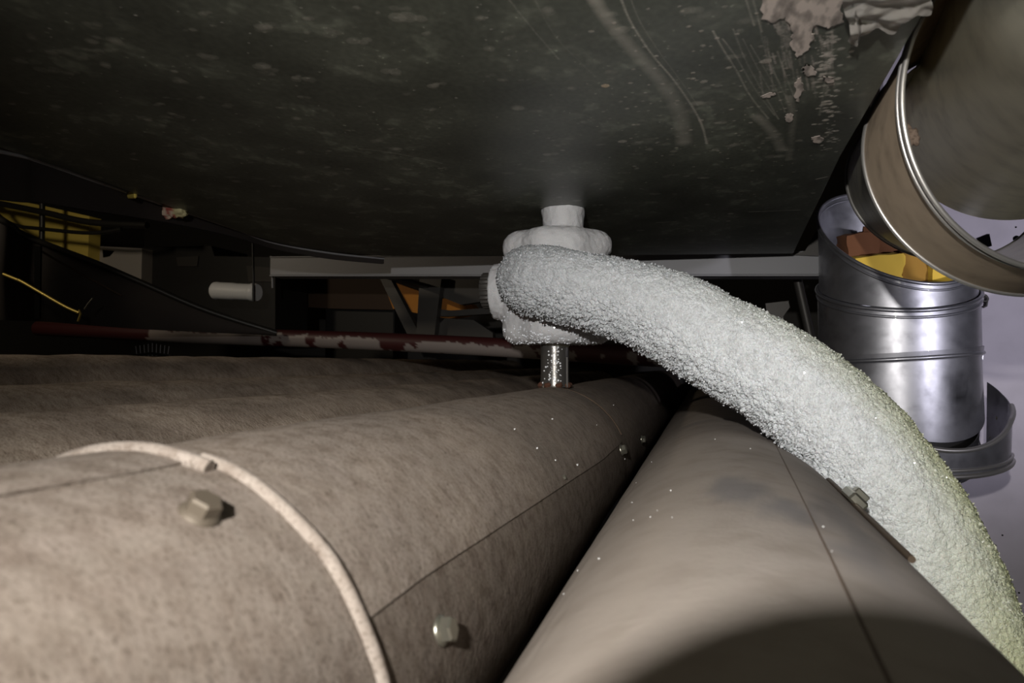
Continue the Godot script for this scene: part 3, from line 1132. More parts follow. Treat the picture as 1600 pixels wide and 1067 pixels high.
func build_elbow() -> void:
	var c1 := Vector3(0.277, 0.209, -0.639)
	var n1 := Vector3(-0.348, 0.024, -0.937)
	var c2 := Vector3(0.282, 0.196, -0.770)
	var n2 := Vector3(-0.263, -0.221, -0.939)
	var c3 := Vector3(0.329, 0.264, -1.098)
	var n3 := Vector3(-0.082, -0.303, -0.949)
	var t := thing("overhead_duct", "smooth dull metal duct passing overhead at the upper right corner", "duct")
	var b := Build.new()
	var dir := Vector3(0.1147, 0.0381, -1.0739)
	var mid := Vector3(0.316, 0.2755, -0.639)
	sleeve(b, mid - dir * 1.9, dir, mid + dir * 0.24, dir, 0.12, 0.12)
	obj("pipe", b, M.dull, t)
	t = thing("elbow_segment", "dusty wide elbow ring with bright rolled rims at upper right", "duct segment")
	b = Build.new()
	sleeve(b, c1, n1, c2, n2, 0.1345, 0.1345)
	obj("band", b, M.film, t)
	b = Build.new()
	bead_ring(b, c1, n1, 0.1352, 0.0022)
	bead_ring(b, c1 + n1 * 0.007, n1, 0.1345, 0.0016)
	obj("front_rim", b, M.rim, t)
	b = Build.new()
	bead_ring(b, c2, n2, 0.1352, 0.0023)
	obj("rear_rim", b, M.rim, t)
	b = Build.new()
	b.tint = Color(0.22, 0.17, 0.14)
	for q in [[1417, 205, 0.005], [1424, 212, 0.0055], [1419, 221, 0.0045], [1430, 219, 0.004], [1411, 212, 0.003]]:
		lumpy_ball(b, at(q[0], q[1], -0.605), Vector3(q[2], q[2] * 1.1, q[2] * 0.8))
	obj("dust_tuft", b, M.dust, t)
	t = thing("elbow_segment", "dark inner elbow ring tucked behind the dusty wide ring", "duct segment")
	b = Build.new()
	sleeve(b, c2 + Vector3(0.004, 0.004, 0.01), n2, c3, n3, 0.1285, 0.1275)
	obj("band", b, M.dull, t)
	b = Build.new()
	bead_ring(b, c3, n3, 0.128, 0.003)
	obj("rear_rim", b, M.rim, t)


func lumpy_ball(b: Build, p: Vector3, size: Vector3, sd := 5) -> void:
	var f := noise(180.0, sd, 2)
	var rows := []
	for i in 13:
		var row := PackedVector3Array()
		var th := PI * clampf(i / 12.0, 0.02, 0.98)
		for j in 17:
			var a := TAU * (j % 16) / 16
			var d := Vector3(sin(th) * cos(a), cos(th), sin(th) * sin(a))
			row.append(p + d * size * (1.0 + 0.45 * f.get_noise_3dv(p + d * size)))
		rows.append(row)
	b.grid(rows, rows[6][8] - p, true)


# ------------------------------------------------------------------ the frosted valve
func smin(a: float, b: float, k: float) -> float:
	var h := maxf(k - absf(a - b), 0.0) / k
	return minf(a, b) - h * h * k * 0.25


# valve body: a lobed upright barrel with a bonnet, a side flange and a stub; p is measured from its middle
func valve_field(p: Vector3) -> float:
	var a := atan2(p.z, p.x)
	var lobes := 0.0034 * cos(4.0 * a + 0.5) + 0.0022 * cos(7.0 * a)
	var waist := 0.0015 * exp(-pow((p.y - 0.020) / 0.020, 2.0))
	var q := Vector2(Vector2(p.x * 0.985, p.z * 1.12).length() - (0.0785 + lobes - waist) + 0.022, absf(p.y + 0.005) - 0.086 + 0.022)
	var body := minf(maxf(q.x, q.y), 0.0) + Vector2(maxf(q.x, 0.0), maxf(q.y, 0.0)).length() - 0.022
	# stub at the top, a little wider at its end
	var r := 0.0305 + 0.003 * clampf((p.y - 0.085) / 0.03, 0, 1)
	var s := Vector2(Vector2(p.x - 0.011, p.z).length() - r, absf(p.y - 0.09) - 0.0275)
	var stub := minf(maxf(s.x, s.y), 0.0) + Vector2(maxf(s.x, 0.0), maxf(s.y, 0.0)).length()
	body = smin(body, stub, 0.008)
	# flange on the left
	var f := Vector2(Vector2(p.y + 0.008, p.z).length() - 0.040, absf(p.x + 0.089) - 0.006)
	var flange := minf(maxf(f.x, f.y), 0.0) + Vector2(maxf(f.x, 0.0), maxf(f.y, 0.0)).length() - 0.004
	body = smin(body, flange, 0.014)
	# groove between the upper bonnet and the rest, and a crease down its right side
	var groove := Vector2(p.y - 0.041, Vector2(p.x, p.z).length() - 0.0835).length() - 0.005
	body = -smin(-body, groove, 0.006)
	return body


func build_valve() -> void:
	var mid := Vector3(-0.2215, 0.1195, -1.007)
	var t := thing("frosted_valve", "lobed valve body iced white between tank outlet and clad pipe", "valve")
	var f1 := noise(70.0, 101, 3)
	var f2 := noise(320.0, 102, 2)
	# surface nets
	var cell := 0.0032
	var lo := Vector3(-0.112, -0.104, -0.094)
	var nx := 66
	var ny := 70
	var nz := 59
	var field := PackedFloat32Array()
	field.resize(nx * ny * nz)
	for x in nx:
		for y in ny:
			for z in nz:
				var p := lo + Vector3(x, y, z) * cell
				var d := valve_field(p)
				if absf(d) < 0.012:
					d -= 0.0015 * f1.get_noise_3dv(p) + (0.0011 if p.y < -0.02 else 0.0009) * f2.get_noise_3dv(p)
				field[(x * ny + y) * nz + z] = d
	var b := Build.new()
	var where := PackedInt32Array()
	where.resize(nx * ny * nz)
	where.fill(-1)
	var strides := [ny * nz, nz, 1]
	var corner := []
	for k in 8:
		corner.append((k & 1) * ny * nz + ((k >> 1) & 1) * nz + (k >> 2))
	for x in nx - 1:
		for y in ny - 1:
			for z in nz - 1:
				var k := (x * ny + y) * nz + z
				var neg := 0
				for q in 8:
					if field[k + corner[q]] < 0.0:
						neg += 1
				if neg == 0 or neg == 8:
					continue
				var sum := Vector3.ZERO
				var cnt := 0
				for q in 8:
					for ax in 3:
						if not q & (1 << ax):
							var d0 := field[k + corner[q]]
							var d1 := field[k + corner[q | (1 << ax)]]
							if (d0 < 0.0) != (d1 < 0.0):
								var e := Vector3(q & 1, (q >> 1) & 1, q >> 2)
								e[ax] += d0 / (d0 - d1)
								sum += e
								cnt += 1
				where[k] = b.v.size()
				var p := lo + (Vector3(x, y, z) + sum / cnt) * cell
				b.v.append(p + mid)
				var g := Vector3.ZERO
				for q in 8:
					var f0 := field[k + corner[q]]
					g += Vector3(f0 if q & 1 else -f0, f0 if q & 2 else -f0, f0 if q & 4 else -f0)
				b.n.append(g.normalized())
				b.c.append(Color(0.80, 0.80, 0.81))
				b.u.append(Vector2.ZERO)
	for x in range(1, nx - 1):
		for y in range(1, ny - 1):
			for z in range(1, nz - 1):
				var k := (x * ny + y) * nz + z
				for ax in 3:
					var inside := field[k] < 0.0
					if inside == (field[k + strides[ax]] < 0.0):
						continue
					var s1: int = strides[(ax + 1) % 3]
					var s2: int = strides[(ax + 2) % 3]
					var q := [where[k], where[k - s1], where[k - s1 - s2], where[k - s2]]
					if q.min() < 0:
						continue
					if inside:
						b.ix.append_array([q[0], q[2], q[1], q[0], q[3], q[2]])
					else:
						b.ix.append_array([q[0], q[1], q[2], q[0], q[2], q[3]])
	obj("body", b, M.rime, t)
	# ribbed knob on the left
	b = Build.new()
	var ring_rows := []
	for i in 4:
		var row := PackedVector3Array()
		var rr: float = [0.020, 0.0275, 0.0275, 0.022][i]
		var xx: float = [-0.1175, -0.1150, -0.099, -0.096][i]
		for j in 97:
			var a := TAU * (j % 96) / 96
			var ridge := 0.0010 if (j % 4) < 2 else -0.0008
			row.append(mid + Vector3(xx, -0.006 + cos(a) * (rr + ridge), 0.004 + sin(a) * (rr + ridge)))
		ring_rows.append(row)
	b.grid(ring_rows, ring_rows[1][48] + ring_rows[2][48] - 2.0 * (mid + Vector3(-0.107, -0.006, 0.004)), true)
	b.cap(ring_rows[0].slice(0, 96), Vector3.LEFT)
	obj("ribbed_knob", b, M.dark_steel, t).set_meta("label", "dark ribbed knob on the valve's side")
	# ice crystals along the lower lip
	var crumbs := []
	for k in 1500:
		var a := rng.randf() * TAU
		var y := -0.094 + absf(rng.randfn()) * 0.022
		var dirv := Vector3(cos(a), 0, sin(a))
		var r := 0.11
		for s in 40:
			if valve_field(dirv * r + Vector3(0, y, 0)) < 0.0:
				break
			r -= 0.003
		crumbs.append([mid + dirv * r + Vector3(0, y, 0), rng.randf_range(0.0010, 0.0021), Color(0.82, 0.83, 0.85)])
	crystals(t, crumbs, "ice_crystals")
	# outlet below: wet steel pipe with a bright clamp
	t = thing("drain_pipe", "short wet steel pipe below the frosted valve", "pipe")
	var base := Vector3(-0.2225, -0.0365, -1.000)
	b = Build.new()
	b.tube(PackedVector3Array([base, base + Vector3(0, 0.004, 0), base + Vector3(0, 0.02, 0), base + Vector3(0, 0.075, 0)]), [0.0235, 0.0222, 0.0215, 0.0215], 36)
	obj("tube", b, M.wet_steel, t)
	b = Build.new()
	var arc := PackedVector3Array()
	for k in 25:
		var a := deg_to_rad(lerpf(20, 110, k / 24.0))
		arc.append(base + Vector3(cos(a) * 0.0225, 0.064 + 0.003 * k / 24.0, sin(a) * 0.0225))
	b.tube(arc, 0.0045, 10)
	obj("clamp", b, M.screw, t)
	b = Build.new()
	b.prism(PackedVector3Array([base + Vector3(0.020, 0.000, 0.009), base + Vector3(0.0225, 0.000, 0.009), base + Vector3(0.0225, 0.045, 0.009), base + Vector3(0.020, 0.045, 0.009)]), Vector3(0, 0, 0.003))
	obj("side_rib", b, M.dark_steel, t)
	b = Build.new()
	for k in 8:
		var a := TAU * k / 8.0 + 0.3
		lumpy_ball(b, base + Vector3(cos(a) * 0.021, 0.003, sin(a) * 0.021), Vector3(0.006, 0.0045, 0.006), k)
	obj("rust_ring", b, M.rust, t)
	var drops := []
	for k in 70:
		var a := deg_to_rad(rng.randfn() * 22.0 + 80.0)
		drops.append([base + Vector3(cos(a) * 0.0216, rng.randf_range(0.004, 0.064), sin(a) * 0.0216), rng.randf_range(0.0006, 0.0016), Color(0.9, 0.9, 0.9)])
	crystals(t, drops, "water_drops", true)


# small bright grains, too many to count: one set of copies
func crystals(parent: Node, list: Array, called: String, round := false) -> void:
	var b := Build.new()
	if round:
		lumpy_ball(b, Vector3.ZERO, Vector3.ONE)
	else:
		var p := [Vector3(0, 1.5, 0), Vector3(1, 0, 0.2), Vector3(-0.2, 0, 1), Vector3(-1, 0.1, -0.1), Vector3(0.1, 0, -0.9), Vector3(0, -0.8, 0)]
		for k in 4:
			b.tri(p[0], p[1 + k], p[1 + (k + 1) % 4], p[1 + k] + p[1 + (k + 1) % 4] + Vector3.UP)
			b.tri(p[5], p[1 + k], p[1 + (k + 1) % 4], p[1 + k] + p[1 + (k + 1) % 4] - Vector3.UP)
	var m := MultiMesh.new()
	m.transform_format = MultiMesh.TRANSFORM_3D
	m.use_colors = true
	m.mesh = b.mesh()
	m.instance_count = list.size()
	for k in list.size():
		var s: float = list[k][1]
		var turn := Basis.from_euler(Vector3(rng.randf() * TAU, rng.randf() * TAU, rng.randf() * TAU))
		m.set_instance_transform(k, Transform3D(turn.scaled(Vector3.ONE * s), list[k][0]))
		m.set_instance_color(k, list[k][2])
	var o := MultiMeshInstance3D.new()
	o.multimesh = m
	o.material_override = M.crystal
	o.name = called
	o.set_meta("kind", "stuff")
	parent.add_child(o, true)


func frost_path() -> Array:
	var raw := [[850, 445, -0.995, 0.044], [826, 438, -0.945, 0.046], [842, 438, -0.905, 0.049], [895, 448, -0.89, 0.0495], [960, 464, -0.885, 0.051], [1040, 491, -0.875, 0.055], [1130, 540, -0.86, 0.058], [1226, 595, -0.84, 0.0585], [1316, 671, -0.82, 0.058], [1395, 768, -0.80, 0.057], [1454, 868, -0.785, 0.055], [1496, 965, -0.775, 0.054], [1528, 1075, -0.765, 0.053], [1556, 1200, -0.755, 0.053], [1585, 1400, -0.75, 0.053]]
	var p := PackedVector3Array()
	var r := PackedVector3Array()
	for q in raw:
		p.append(at(q[0], q[1], q[2]))
		r.append(Vector3(q[3], 0, 0))
	var end := p[-1]
	p.append(Vector3(end.x + 0.02, FLOOR_Y + 0.002, end.z))
	r.append(Vector3(0.053, 0, 0))
	return [smooth(p, 40), smooth(r, 40)]


func build_frosted_pipe() -> void:
	var t := thing("frosted_pipe", "thick pipe furred with white frost curving from the valve to lower right", "pipe")
	var pr := frost_path()
	# equal steps
	var curve := Curve3D.new()
	curve.bake_interval = 0.002
	var rads := []
	var seen_len := [0.0]
	for k in pr[0].size():
		curve.add_point(pr[0][k])
		if k:
			seen_len.append(seen_len[-1] + pr[0][k].distance_to(pr[0][k - 1]))
	var total: float = seen_len[-1]
	var visible := minf(total, 1.02)
	var f0 := noise(11.0, 111, 2)
	var f1 := noise(48.0, 112, 3)
	var f2 := noise(235.0, 113, 2)
	var f3 := noise(420.0, 114, 1)
	var rows := []
	var cols := []
	var grains := []
	var steps := 760
	var sides := 250
	var side := Vector3.ZERO
	for i in steps + 1:
		var s := visible * i / steps if i < steps - 8 else lerpf(visible * (steps - 8) / steps, total, (i - steps + 8) / 8.0)
		var c := curve.sample_baked(s)
		var tg := (curve.sample_baked(minf(s + 0.01, total)) - curve.sample_baked(maxf(s - 0.01, 0.0))).normalized()
		if side == Vector3.ZERO:
			side = tg.cross(Vector3.UP).normalized()
		side = (side - tg * side.dot(tg)).normalized()
		var up := side.cross(tg)
		var k := 0
		while k < seen_len.size() - 2 and seen_len[k + 1] < s:
			k += 1
		var r: float = lerpf(pr[1][k].x, pr[1][k + 1].x, clampf((s - seen_len[k]) / maxf(1e-6, seen_len[k + 1] - seen_len[k]), 0, 1))
		if s < 0.045:
			r *= sqrt(clampf(s / 0.045, 0.02, 1.0))
		var row := PackedVector3Array()
		var colr := PackedColorArray()
		for j in sides + 1:
			var a := TAU * (j % sides) / sides
			var d := side * cos(a) + up * sin(a)
			var p := c + d * r
			var shag := 0.55 + 0.75 * clampf(-d.y + 0.1, 0.0, 1.0)
			var h := 0.0024 * f0.get_noise_3dv(p) + 0.0028 * f1.get_noise_3dv(p) * shag + 0.0026 * f2.get_noise_3dv(p) * shag + 0.0028 * f3.get_noise_3dv(p) * shag
			p += d * h
			row.append(p)
			# yellow-green light painted into the frost on the wall side and lower down
			var light_tint := clampf((d.x * 0.85 + d.y * 0.15 - d.z * 0.25) * 1.1 + 0.15, 0.0, 1.0) * smoothstep(0.22, 0.66, s)
			light_tint = maxf(light_tint, smoothstep(0.52, 0.86, s) * (0.35 + 0.65 * clampf(d.x + 0.6, 0, 1)))
			var fresh := Color(0.47, 0.475, 0.49).lerp(Color(0.80, 0.81, 0.82), smoothstep(0.05, 0.5, s))
			var grain := 1.0 + 0.30 * f2.get_noise_3dv(p * 1.7) + 0.22 * f1.get_noise_3dv(p * 1.5)   # clear ice between the white grains
			fresh *= clampf(grain, 0.55, 1.12)
			var col := fresh.lerp(Color(0.66, 0.67, 0.33), 0.9 * light_tint)
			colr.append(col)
			if i < steps - 8 and rng.randf() < 0.12 * (0.6 + 0.7 * clampf(-d.y, 0, 1)):
				grains.append([p + d * rng.randf_range(-0.0006, 0.0010) * shag, rng.randf_range(0.0005, 0.0013) * (1.0 if rng.randf() < 0.92 else 1.8), col.lerp(Color.WHITE, 0.25)])
		rows.append(row)
		cols.append(colr)
	var b := Build.new()
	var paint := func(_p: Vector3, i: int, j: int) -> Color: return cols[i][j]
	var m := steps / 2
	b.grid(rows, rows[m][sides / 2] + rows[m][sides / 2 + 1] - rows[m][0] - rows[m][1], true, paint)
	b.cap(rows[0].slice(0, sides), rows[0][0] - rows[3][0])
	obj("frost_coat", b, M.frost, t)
	crystals(t, grains, "frost_crystals")
	# crumbs of ice fallen on the right pipe
	var crumbs := []
	for k in 16:
		var a := deg_to_rad(rng.randf_range(75, 140))
		var z := rng.randf_range(-0.3, -1.0)
		crumbs.append([Vector3(RIGHT_C.x + cos(a) * (RIGHT_R + 0.0006), RIGHT_C.y + sin(a) * (RIGHT_R + 0.0006), z), rng.randf_range(0.0003, 0.0008), Color(0.8, 0.78, 0.74)])
	for k in 8:
		var z := rng.randf_range(-0.5, -1.1)
		crumbs.append([on_left(rng.randf_range(5, 60), z, 0.0018), rng.randf_range(0.0006, 0.0013), Color(0.8, 0.78, 0.74)])
	var loose := Node3D.new()
	crystals(self, crumbs, "ice_crumbs")
	var o := get_node("ice_crumbs")
	tag(o, "tiny crumbs of ice scattered on the two clad pipes", "ice")
	loose.free()


# ------------------------------------------------------------------ what lies behind
func build_background() -> void:
	var b := Build.new()
	# beam under the far edge of the tank
	var t := thing("steel_beam", "long grey steel beam running under the tank's far edge", "beam")
	b = Build.new()
	var a0 := at(425, 417, -1.62)
	var a1 := at(1420, 412, -1.62)
	var along := (a1 - a0).normalized()
	var fr := Basis(along, Vector3.UP, along.cross(Vector3.UP))
	b.box(Transform3D(fr, (a0 + a1) * 0.5), Vector3(a0.distance_to(a1), 0.050, 0.02), 0.002)
	obj("web", b, M.grey_steel, t)
	b = Build.new()
	b.box(Transform3D(fr, (a0 + a1) * 0.5 + Vector3(0, 0.026, -0.02)), Vector3(a0.distance_to(a1), 0.004, 0.064), 0.001)
	obj("top_flange", b, M.grey_steel, t)
	b = Build.new()
	b.box(Transform3D(fr, (a0 + a1) * 0.5 + Vector3(0, -0.026, -0.02)), Vector3(a0.distance_to(a1), 0.004, 0.064), 0.001)
	obj("bottom_flange", b, M.grey_steel, t)
	# red pipe with peeling pale coat
	b = Build.new()
	var flaky := noise(16.0, 121, 4)
	var coat := [[235, 425, 0.0], [448, 482, -0.35], [500, 537, -0.2], [552, 602, -0.25], [640, 880, -0.5], [985, 1040, 0.75]]
	var path := PackedVector3Array()
	for k in 361:
		var px := lerpf(60, 1180, k / 360.0)
		path.append(at(px, 524.0 + 32.0 * (px - 300.0) / 700.0 - 4.0 * sin(PI * clampf((px - 300.0) / 700.0, 0.0, 1.0)), -1.66 + 0.10 * k / 360.0))
	var c_up := 0.0
	b.tube(path, 0.0235, 40, true, false, func(p: Vector3, i: int, _j: int) -> Color:
		var px := lerpf(60, 1180, i / 360.0)
		var lift := (p.y - path[i].y) / 0.0235
		var n := flaky.get_noise_3dv(p)
		var near_gap := false
		for s in coat:
			var m: float = (s[0] + s[1]) * 0.5
			var w: float = (s[1] - s[0]) * 0.5
			if absf(px - m) < w * (1.0 + 0.8 * n) and lift < 0.45 - 1.1 * absf(s[2]) * 0.5 + 0.7 * n and (s[2] <= 0.0 or n > 0.12):
				near_gap = true
		return Color(0.22, 0.19, 0.18) if near_gap else Color(0.045, 0.009, 0.008))
	tag(obj("red_pipe", b, M.painted), "dark red pipe with peeling pale coating, behind the valve", "pipe")
	# strip below the left edge of the tank
	t = thing("edge_rail", "dark curved rail with a thin bright lip below the tank's left edge", "rail")
	var top := [-520, 130, 0, 235, 60, 250, 140, 278, 220, 306, 300, 333, 370, 357, 430, 378, 520, 394, 600, 402]
	var zs := [-0.28, -0.54, -0.60, -0.68, -0.79, -0.90, -1.02, -1.14, -1.27, -1.38]
	var lip := PackedVector3Array()
	for k in 10:
		lip.append(at(top[k * 2] , top[k * 2 + 1] + 2, zs[k]))
	lip = smooth(lip, 8)
	b = Build.new()
	b.tube(lip, 0.0022, 8)
	obj("lip", b, M.grey_steel, t)
	b = Build.new()
	var front := []
	var back := []
	for k in lip.size():
		var h := lerpf(0.052, 0.012, smoothstep(0.1, 0.75, float(k) / lip.size()))
		front.append(PackedVector3Array([lip[k], lip[k] + Vector3(0, -h, 0)]))
		back.append(PackedVector3Array([lip[k] + Vector3(-0.004, 0, -0.003), lip[k] + Vector3(-0.004, -h, -0.003)]))
	b.grid(front, Vector3(0.8, 0, 0.6))
	b.grid(back, Vector3(-0.8, 0, -0.6))
	obj("web", b, M.brown, t)
	# wrapper and yellow tag lying on the rail
	b = Build.new()
	crumple(b, at(270, 325, -0.845), Vector3(0.046, 0.026, 0.02), 3)
	tag(obj("crumpled_wrapper", b, M.painted), "crumpled red and cream wrapper stuck on the rail under the tank", "wrapper")
	b = Build.new()
	b.box(Transform3D(Basis.from_euler(Vector3(0, -0.5, -0.17)), at(206, 305, -0.755)), Vector3(0.036, 0.009, 0.004), 0.002)
	tag(obj("yellow_tag", b, M.yellow), "small flat yellow tag on the rail left of the wrapper", "tag")
	# yellow panel at the far left
	b = Build.new()
	b.prism(pts([-110, 281, -40, 298, 0, 308, 70, 322, 140, 338, 137, 412, 90, 420, -110, 420], -1.95), Vector3(0, 0, -0.05))
	tag(obj("yellow_cabinet", b, M.yellow), "yellow cabinet front at far left crossed by dark cables", "cabinet")
	var cables := [[[-130, 284, -40, 310, 0, 318, 70, 332, 140, 347, 230, 352], 0.011, "upper thick dark cable across the yellow panel"], [[-130, 262, -40, 300, 0, 338, 25, 352, 60, 357, 140, 364, 190, 358], 0.0065, "lower thin dark cable across the yellow panel"]]
	for q in cables:
		b = Build.new()
		b.tube(smooth(pts(q[0], -1.78), 8), q[1], 10)
		tag(obj("cable", b, M.rubber), q[2], "cable", "dark cables at the far left")
	b = Build.new()
	b.tube(pts([66, 300, 66, 345, 65, 400], -1.80), 0.009, 10)
	tag(obj("hanger_rod", b, M.rubber), "dark upright rod in front of the yellow panel", "rod")
	# pale box and the dark cabinet beside it
	t = thing("pale_box", "pale grey box right of the yellow panel, with a dark notch", "box")
	b = Build.new()
	b.prism(pts([142, 384, 222, 388, 220, 470, 142, 470], -2.0), Vector3(0, 0, -0.15))
	obj("case", b, M.pale, t)
	b = Build.new()
	b.prism(pts([160, 390, 177, 392, 170, 400, 161, 402], -1.995), Vector3(0, 0, -0.01))
	obj("notch", b, M.hole, t)
	t = thing("dark_cabinet", "dark grey cabinet behind the white capped tube", "cabinet")
	b = Build.new()
	b.prism(pts([223, 386, 330, 384, 335, 400, 430, 402, 430, 520, 223, 520], -2.05), Vector3(0, 0, -0.2))
	obj("case", b, M.black, t)
	b = Build.new()
	b.prism(pts([275, 402, 310, 400, 308, 416, 278, 416], -2.045), Vector3(0, 0, -0.02))
	obj("plate", b, M.dark_steel, t)
	b = Build.new()
	b.prism(pts([385, 415, 422, 418, 424, 440, 388, 440], -2.045), Vector3(0, 0, -0.02))
	obj("plate", b, M.dark_steel, t)
	# white capped tube
	t = thing("capped_tube", "short white plastic tube with rounded rims, lying crosswise at left", "tube")
	b = Build.new()
	var w0 := at(334, 454, -1.70)
	var w1 := at(402, 457, -1.70)
	var body := PackedVector3Array()
	var br := []
	for q in [[0.0, 0.022], [0.03, 0.0262], [0.08, 0.0272], [0.12, 0.0262], [0.48, 0.0262], [0.49, 0.0250], [0.86, 0.0250], [0.88, 0.0272], [0.95, 0.0276], [1.0, 0.0245]]:
		body.append(w0.lerp(w1, q[0]))
		br.append(q[1])
	b.tube(body, br, 32)
	obj("shell", b, M.white_plastic, t)
	b = Build.new()
	b.tube(pts([395, 380, 396, 430, 396, 470], -1.66), 0.0035, 8)
	tag(obj("hanger_wire", b, M.black), "thin dark wire hanging in front of the white capped tube", "wire")
	b = Build.new()
	b.tube(pts([424, 400, 425, 420, 426, 450], -1.66), 0.003, 8)
	tag(obj("hanger_wire", b, M.grey_steel), "short pale wire right of the white capped tube", "wire")
	# dark channel that slopes down to the red pipe
	t = thing("cable_channel", "dark sloping channel with rolled rim at left, falling to the red pipe", "channel")
	var rim_px := [-110, 300, 0, 343, 32, 364, 78, 384, 150, 411, 220, 441, 320, 484, 432, 520]
	var rz := [-1.07, -1.14, -1.18, -1.22, -1.30, -1.38, -1.48, -1.58]
	var rim := PackedVector3Array()
	var low := PackedVector3Array()
	for k in 8:
		rim.append(at(rim_px[2 * k], rim_px[2 * k + 1], rz[k]))
		low.append(at(rim_px[2 * k], [494, 500, 501, 503, 509, 514, 519, 524][k], rz[k]))
	rim = smooth(rim, 8)
	low = smooth(low, 8)
	b = Build.new()
	b.tube(rim, 0.0075, 12)
	obj("rolled_rim", b, M.rubber, t)
	b = Build.new()
	front = []
	back = []
	for k in rim.size():
		front.append(PackedVector3Array([rim[k], rim[k].lerp(low[k], 0.12), rim[k].lerp(low[k], 0.5) + Vector3(0.006, 0, 0.01), low[k]]))
		back.append(PackedVector3Array([rim[k] + Vector3(-0.004, 0, -0.006), low[k] + Vector3(-0.004, 0, -0.006)]))
	b.grid(front, Vector3(0.5, 0, 0.8))
	b.grid(back, Vector3(-0.5, 0, -0.8))
	obj("side_sheet", b, M.brown, t)
	b = Build.new()
	b.tube(smooth(PackedVector3Array([at(60, 390, -1.18), at(120, 424, -1.24), at(190, 462, -1.32)]), 6), 0.0025, 8)
	obj("pinstripe_cable", b, M.brown_metal, t)
	b = Build.new()
	b.prism(PackedVector3Array([at(56, 385, -1.175), at(66, 385, -1.175), at(64, 498, -1.165), at(56, 498, -1.165)]), Vector3(0, 0, 0.004))
	obj("strap", b, M.hole, t)
	t = thing("reflection_streak", "gold streak of reflection on the dark channel, built as a hooked bar", "strip")
	b = Build.new()
	b.tube(smooth(pts([-260, 318, 0, 426, 30, 438, 60, 455, 100, 478, 124, 489], -1.14), 6), 0.0034, 10)
	obj("strip", b, M.streak_gold, t)  # gold reflection on the channel, built as a coloured rod
	b = Build.new()
	b.tube(pts([124, 484, 126, 490, 122, 502], -1.14), 0.0022, 8)
	obj("hook", b, M.streak_gold, t)
	b = Build.new()
	b.tube(pts([132, 483, 138, 474, 145, 466], -1.14), 0.0016, 8)
	obj("glint", b, M.screw, t)  # white glint, built as a thin bright rod
	# orange machine behind the beam, with dark struts in front
	t = thing("orange_machine", "orange machine casing glimpsed below the beam, left of the valve", "machine")
	b = Build.new()
	b.prism(pts([596, 434, 655, 455, 735, 474, 747, 488, 700, 498, 640, 487, 614, 482], -2.3), Vector3(0, 0, -0.06))
	obj("orange_sheet", b, M.orange, t)
	b = Build.new()
	b.prism(pts([440, 428, 602, 430, 616, 484, 520, 482, 440, 478], -2.31), Vector3(0, 0, -0.06))
	obj("brown_sheet", b, M.machine_brown, t)
	b = Build.new()
	var keel := at(560, 480, -2.34)
	b.box(Transform3D(Basis(), Vector3(keel.x, (keel.y + 0.02 + FLOOR_Y) * 0.5, -2.37)), Vector3(0.3, keel.y + 0.02 - FLOOR_Y, 0.05), 0.004)
	obj("pedestal", b, M.black, t)
	t = thing("strut_assembly", "dark steel struts crossing below the beam, left of the valve", "struts")
	var foot := at(663, 530, -1.95)
	b = Build.new()
	b.prism(pts([656, 428, 690, 432, 678, 530, 650, 530], -1.95), Vector3(0, 0, -0.03))
	obj("post", b, M.dark_steel, t)
	b = Build.new()
	var arm := at(672, 424, -1.64)
	b.box(Transform3D(Basis(), Vector3(foot.x, arm.y, -1.80)), Vector3(0.03, 0.012, 0.31), 0.002)
	obj("hanger_arm", b, M.dark_steel, t)
	var struts := [["brace", [590, 428, 606, 428, 660, 530, 640, 530], -1.985], ["crossbar", [676, 482, 705, 485, 800, 478, 800, 488, 706, 494, 676, 494], -1.985], ["plate", [676, 470, 690, 464, 720, 476, 760, 470, 760, 428, 676, 428], -1.99], ["wedge", [660, 530, 696, 497, 740, 500, 770, 520, 770, 535, 660, 540], -1.985]]
	for q in struts:
		b = Build.new()
		b.prism(pts(q[1], q[2]), Vector3(0, 0, -0.03))
		obj(q[0], b, M.dark_steel, t)
	# right of the valve
	b = Build.new()
	b.tube(pts([1246, 436, 1256, 480, 1274, 560], -1.75), 0.011, 10)
	tag(obj("slanting_rod", b, M.dark_steel), "dark slanting rod between frosted pipe and bright duct", "rod")
	b = Build.new()
	b.prism(pts([1196, 474, 1232, 470, 1234, 480, 1224, 494, 1224, 512, 1200, 500], -1.78), Vector3(0, 0, -0.02))
	tag(obj("small_bracket", b, M.dark_steel), "small dark bracket above the frosted pipe, left of the duct", "bracket")
	b = Build.new()
	b.prism(pts([1238, 398, 1258, 392, 1276, 360, 1282, 400], -1.60), Vector3(0, 0, -0.02))
	tag(obj("corner_gusset", b, M.dark_steel), "crumpled dark gusset at the tank corner beside the duct", "bracket")
	b = Build.new()
	b.prism(pts([1528, 372, 1546, 365, 1550, 384, 1538, 388], -1.832), Vector3(0, 0, -0.006))
	tag(obj("wall_tab", b, M.hole), "dark square tab on the pale wall beside the elbow ring", "tab")
	b = Build.new()
	b.tube(smooth(pts([1534, 461, 1540, 462, 1543, 467, 1540, 471, 1535, 469], -1.832), 6), 0.003, 8)
	b.tube(pts([1543, 467, 1541, 478, 1536, 480], -1.832), 0.0025, 8)
	tag(obj("wall_hook", b, M.dark_steel), "small dark curled hook on the pale wall right of the duct", "hook")
	# wire brush lying on the rear pipes
	t = thing("wire_comb", "small dark comb of wires lying on the rear dusty pipes", "comb")
	b = Build.new()
	b.tube(pts([206, 556, 236, 552, 268, 556], -1.45), 0.004, 8)
	obj("spine", b, M.black, t)
	for k in 9:
		b = Build.new()
		var px := 214.0 + k * 6.0
		b.tube(pts([px, 556, px - 2 + k * 0.5, 536 + absf(k - 4.0) * 1.2], -1.45), 0.0012, 6)
		obj("tine", b, M.grey_steel, t)


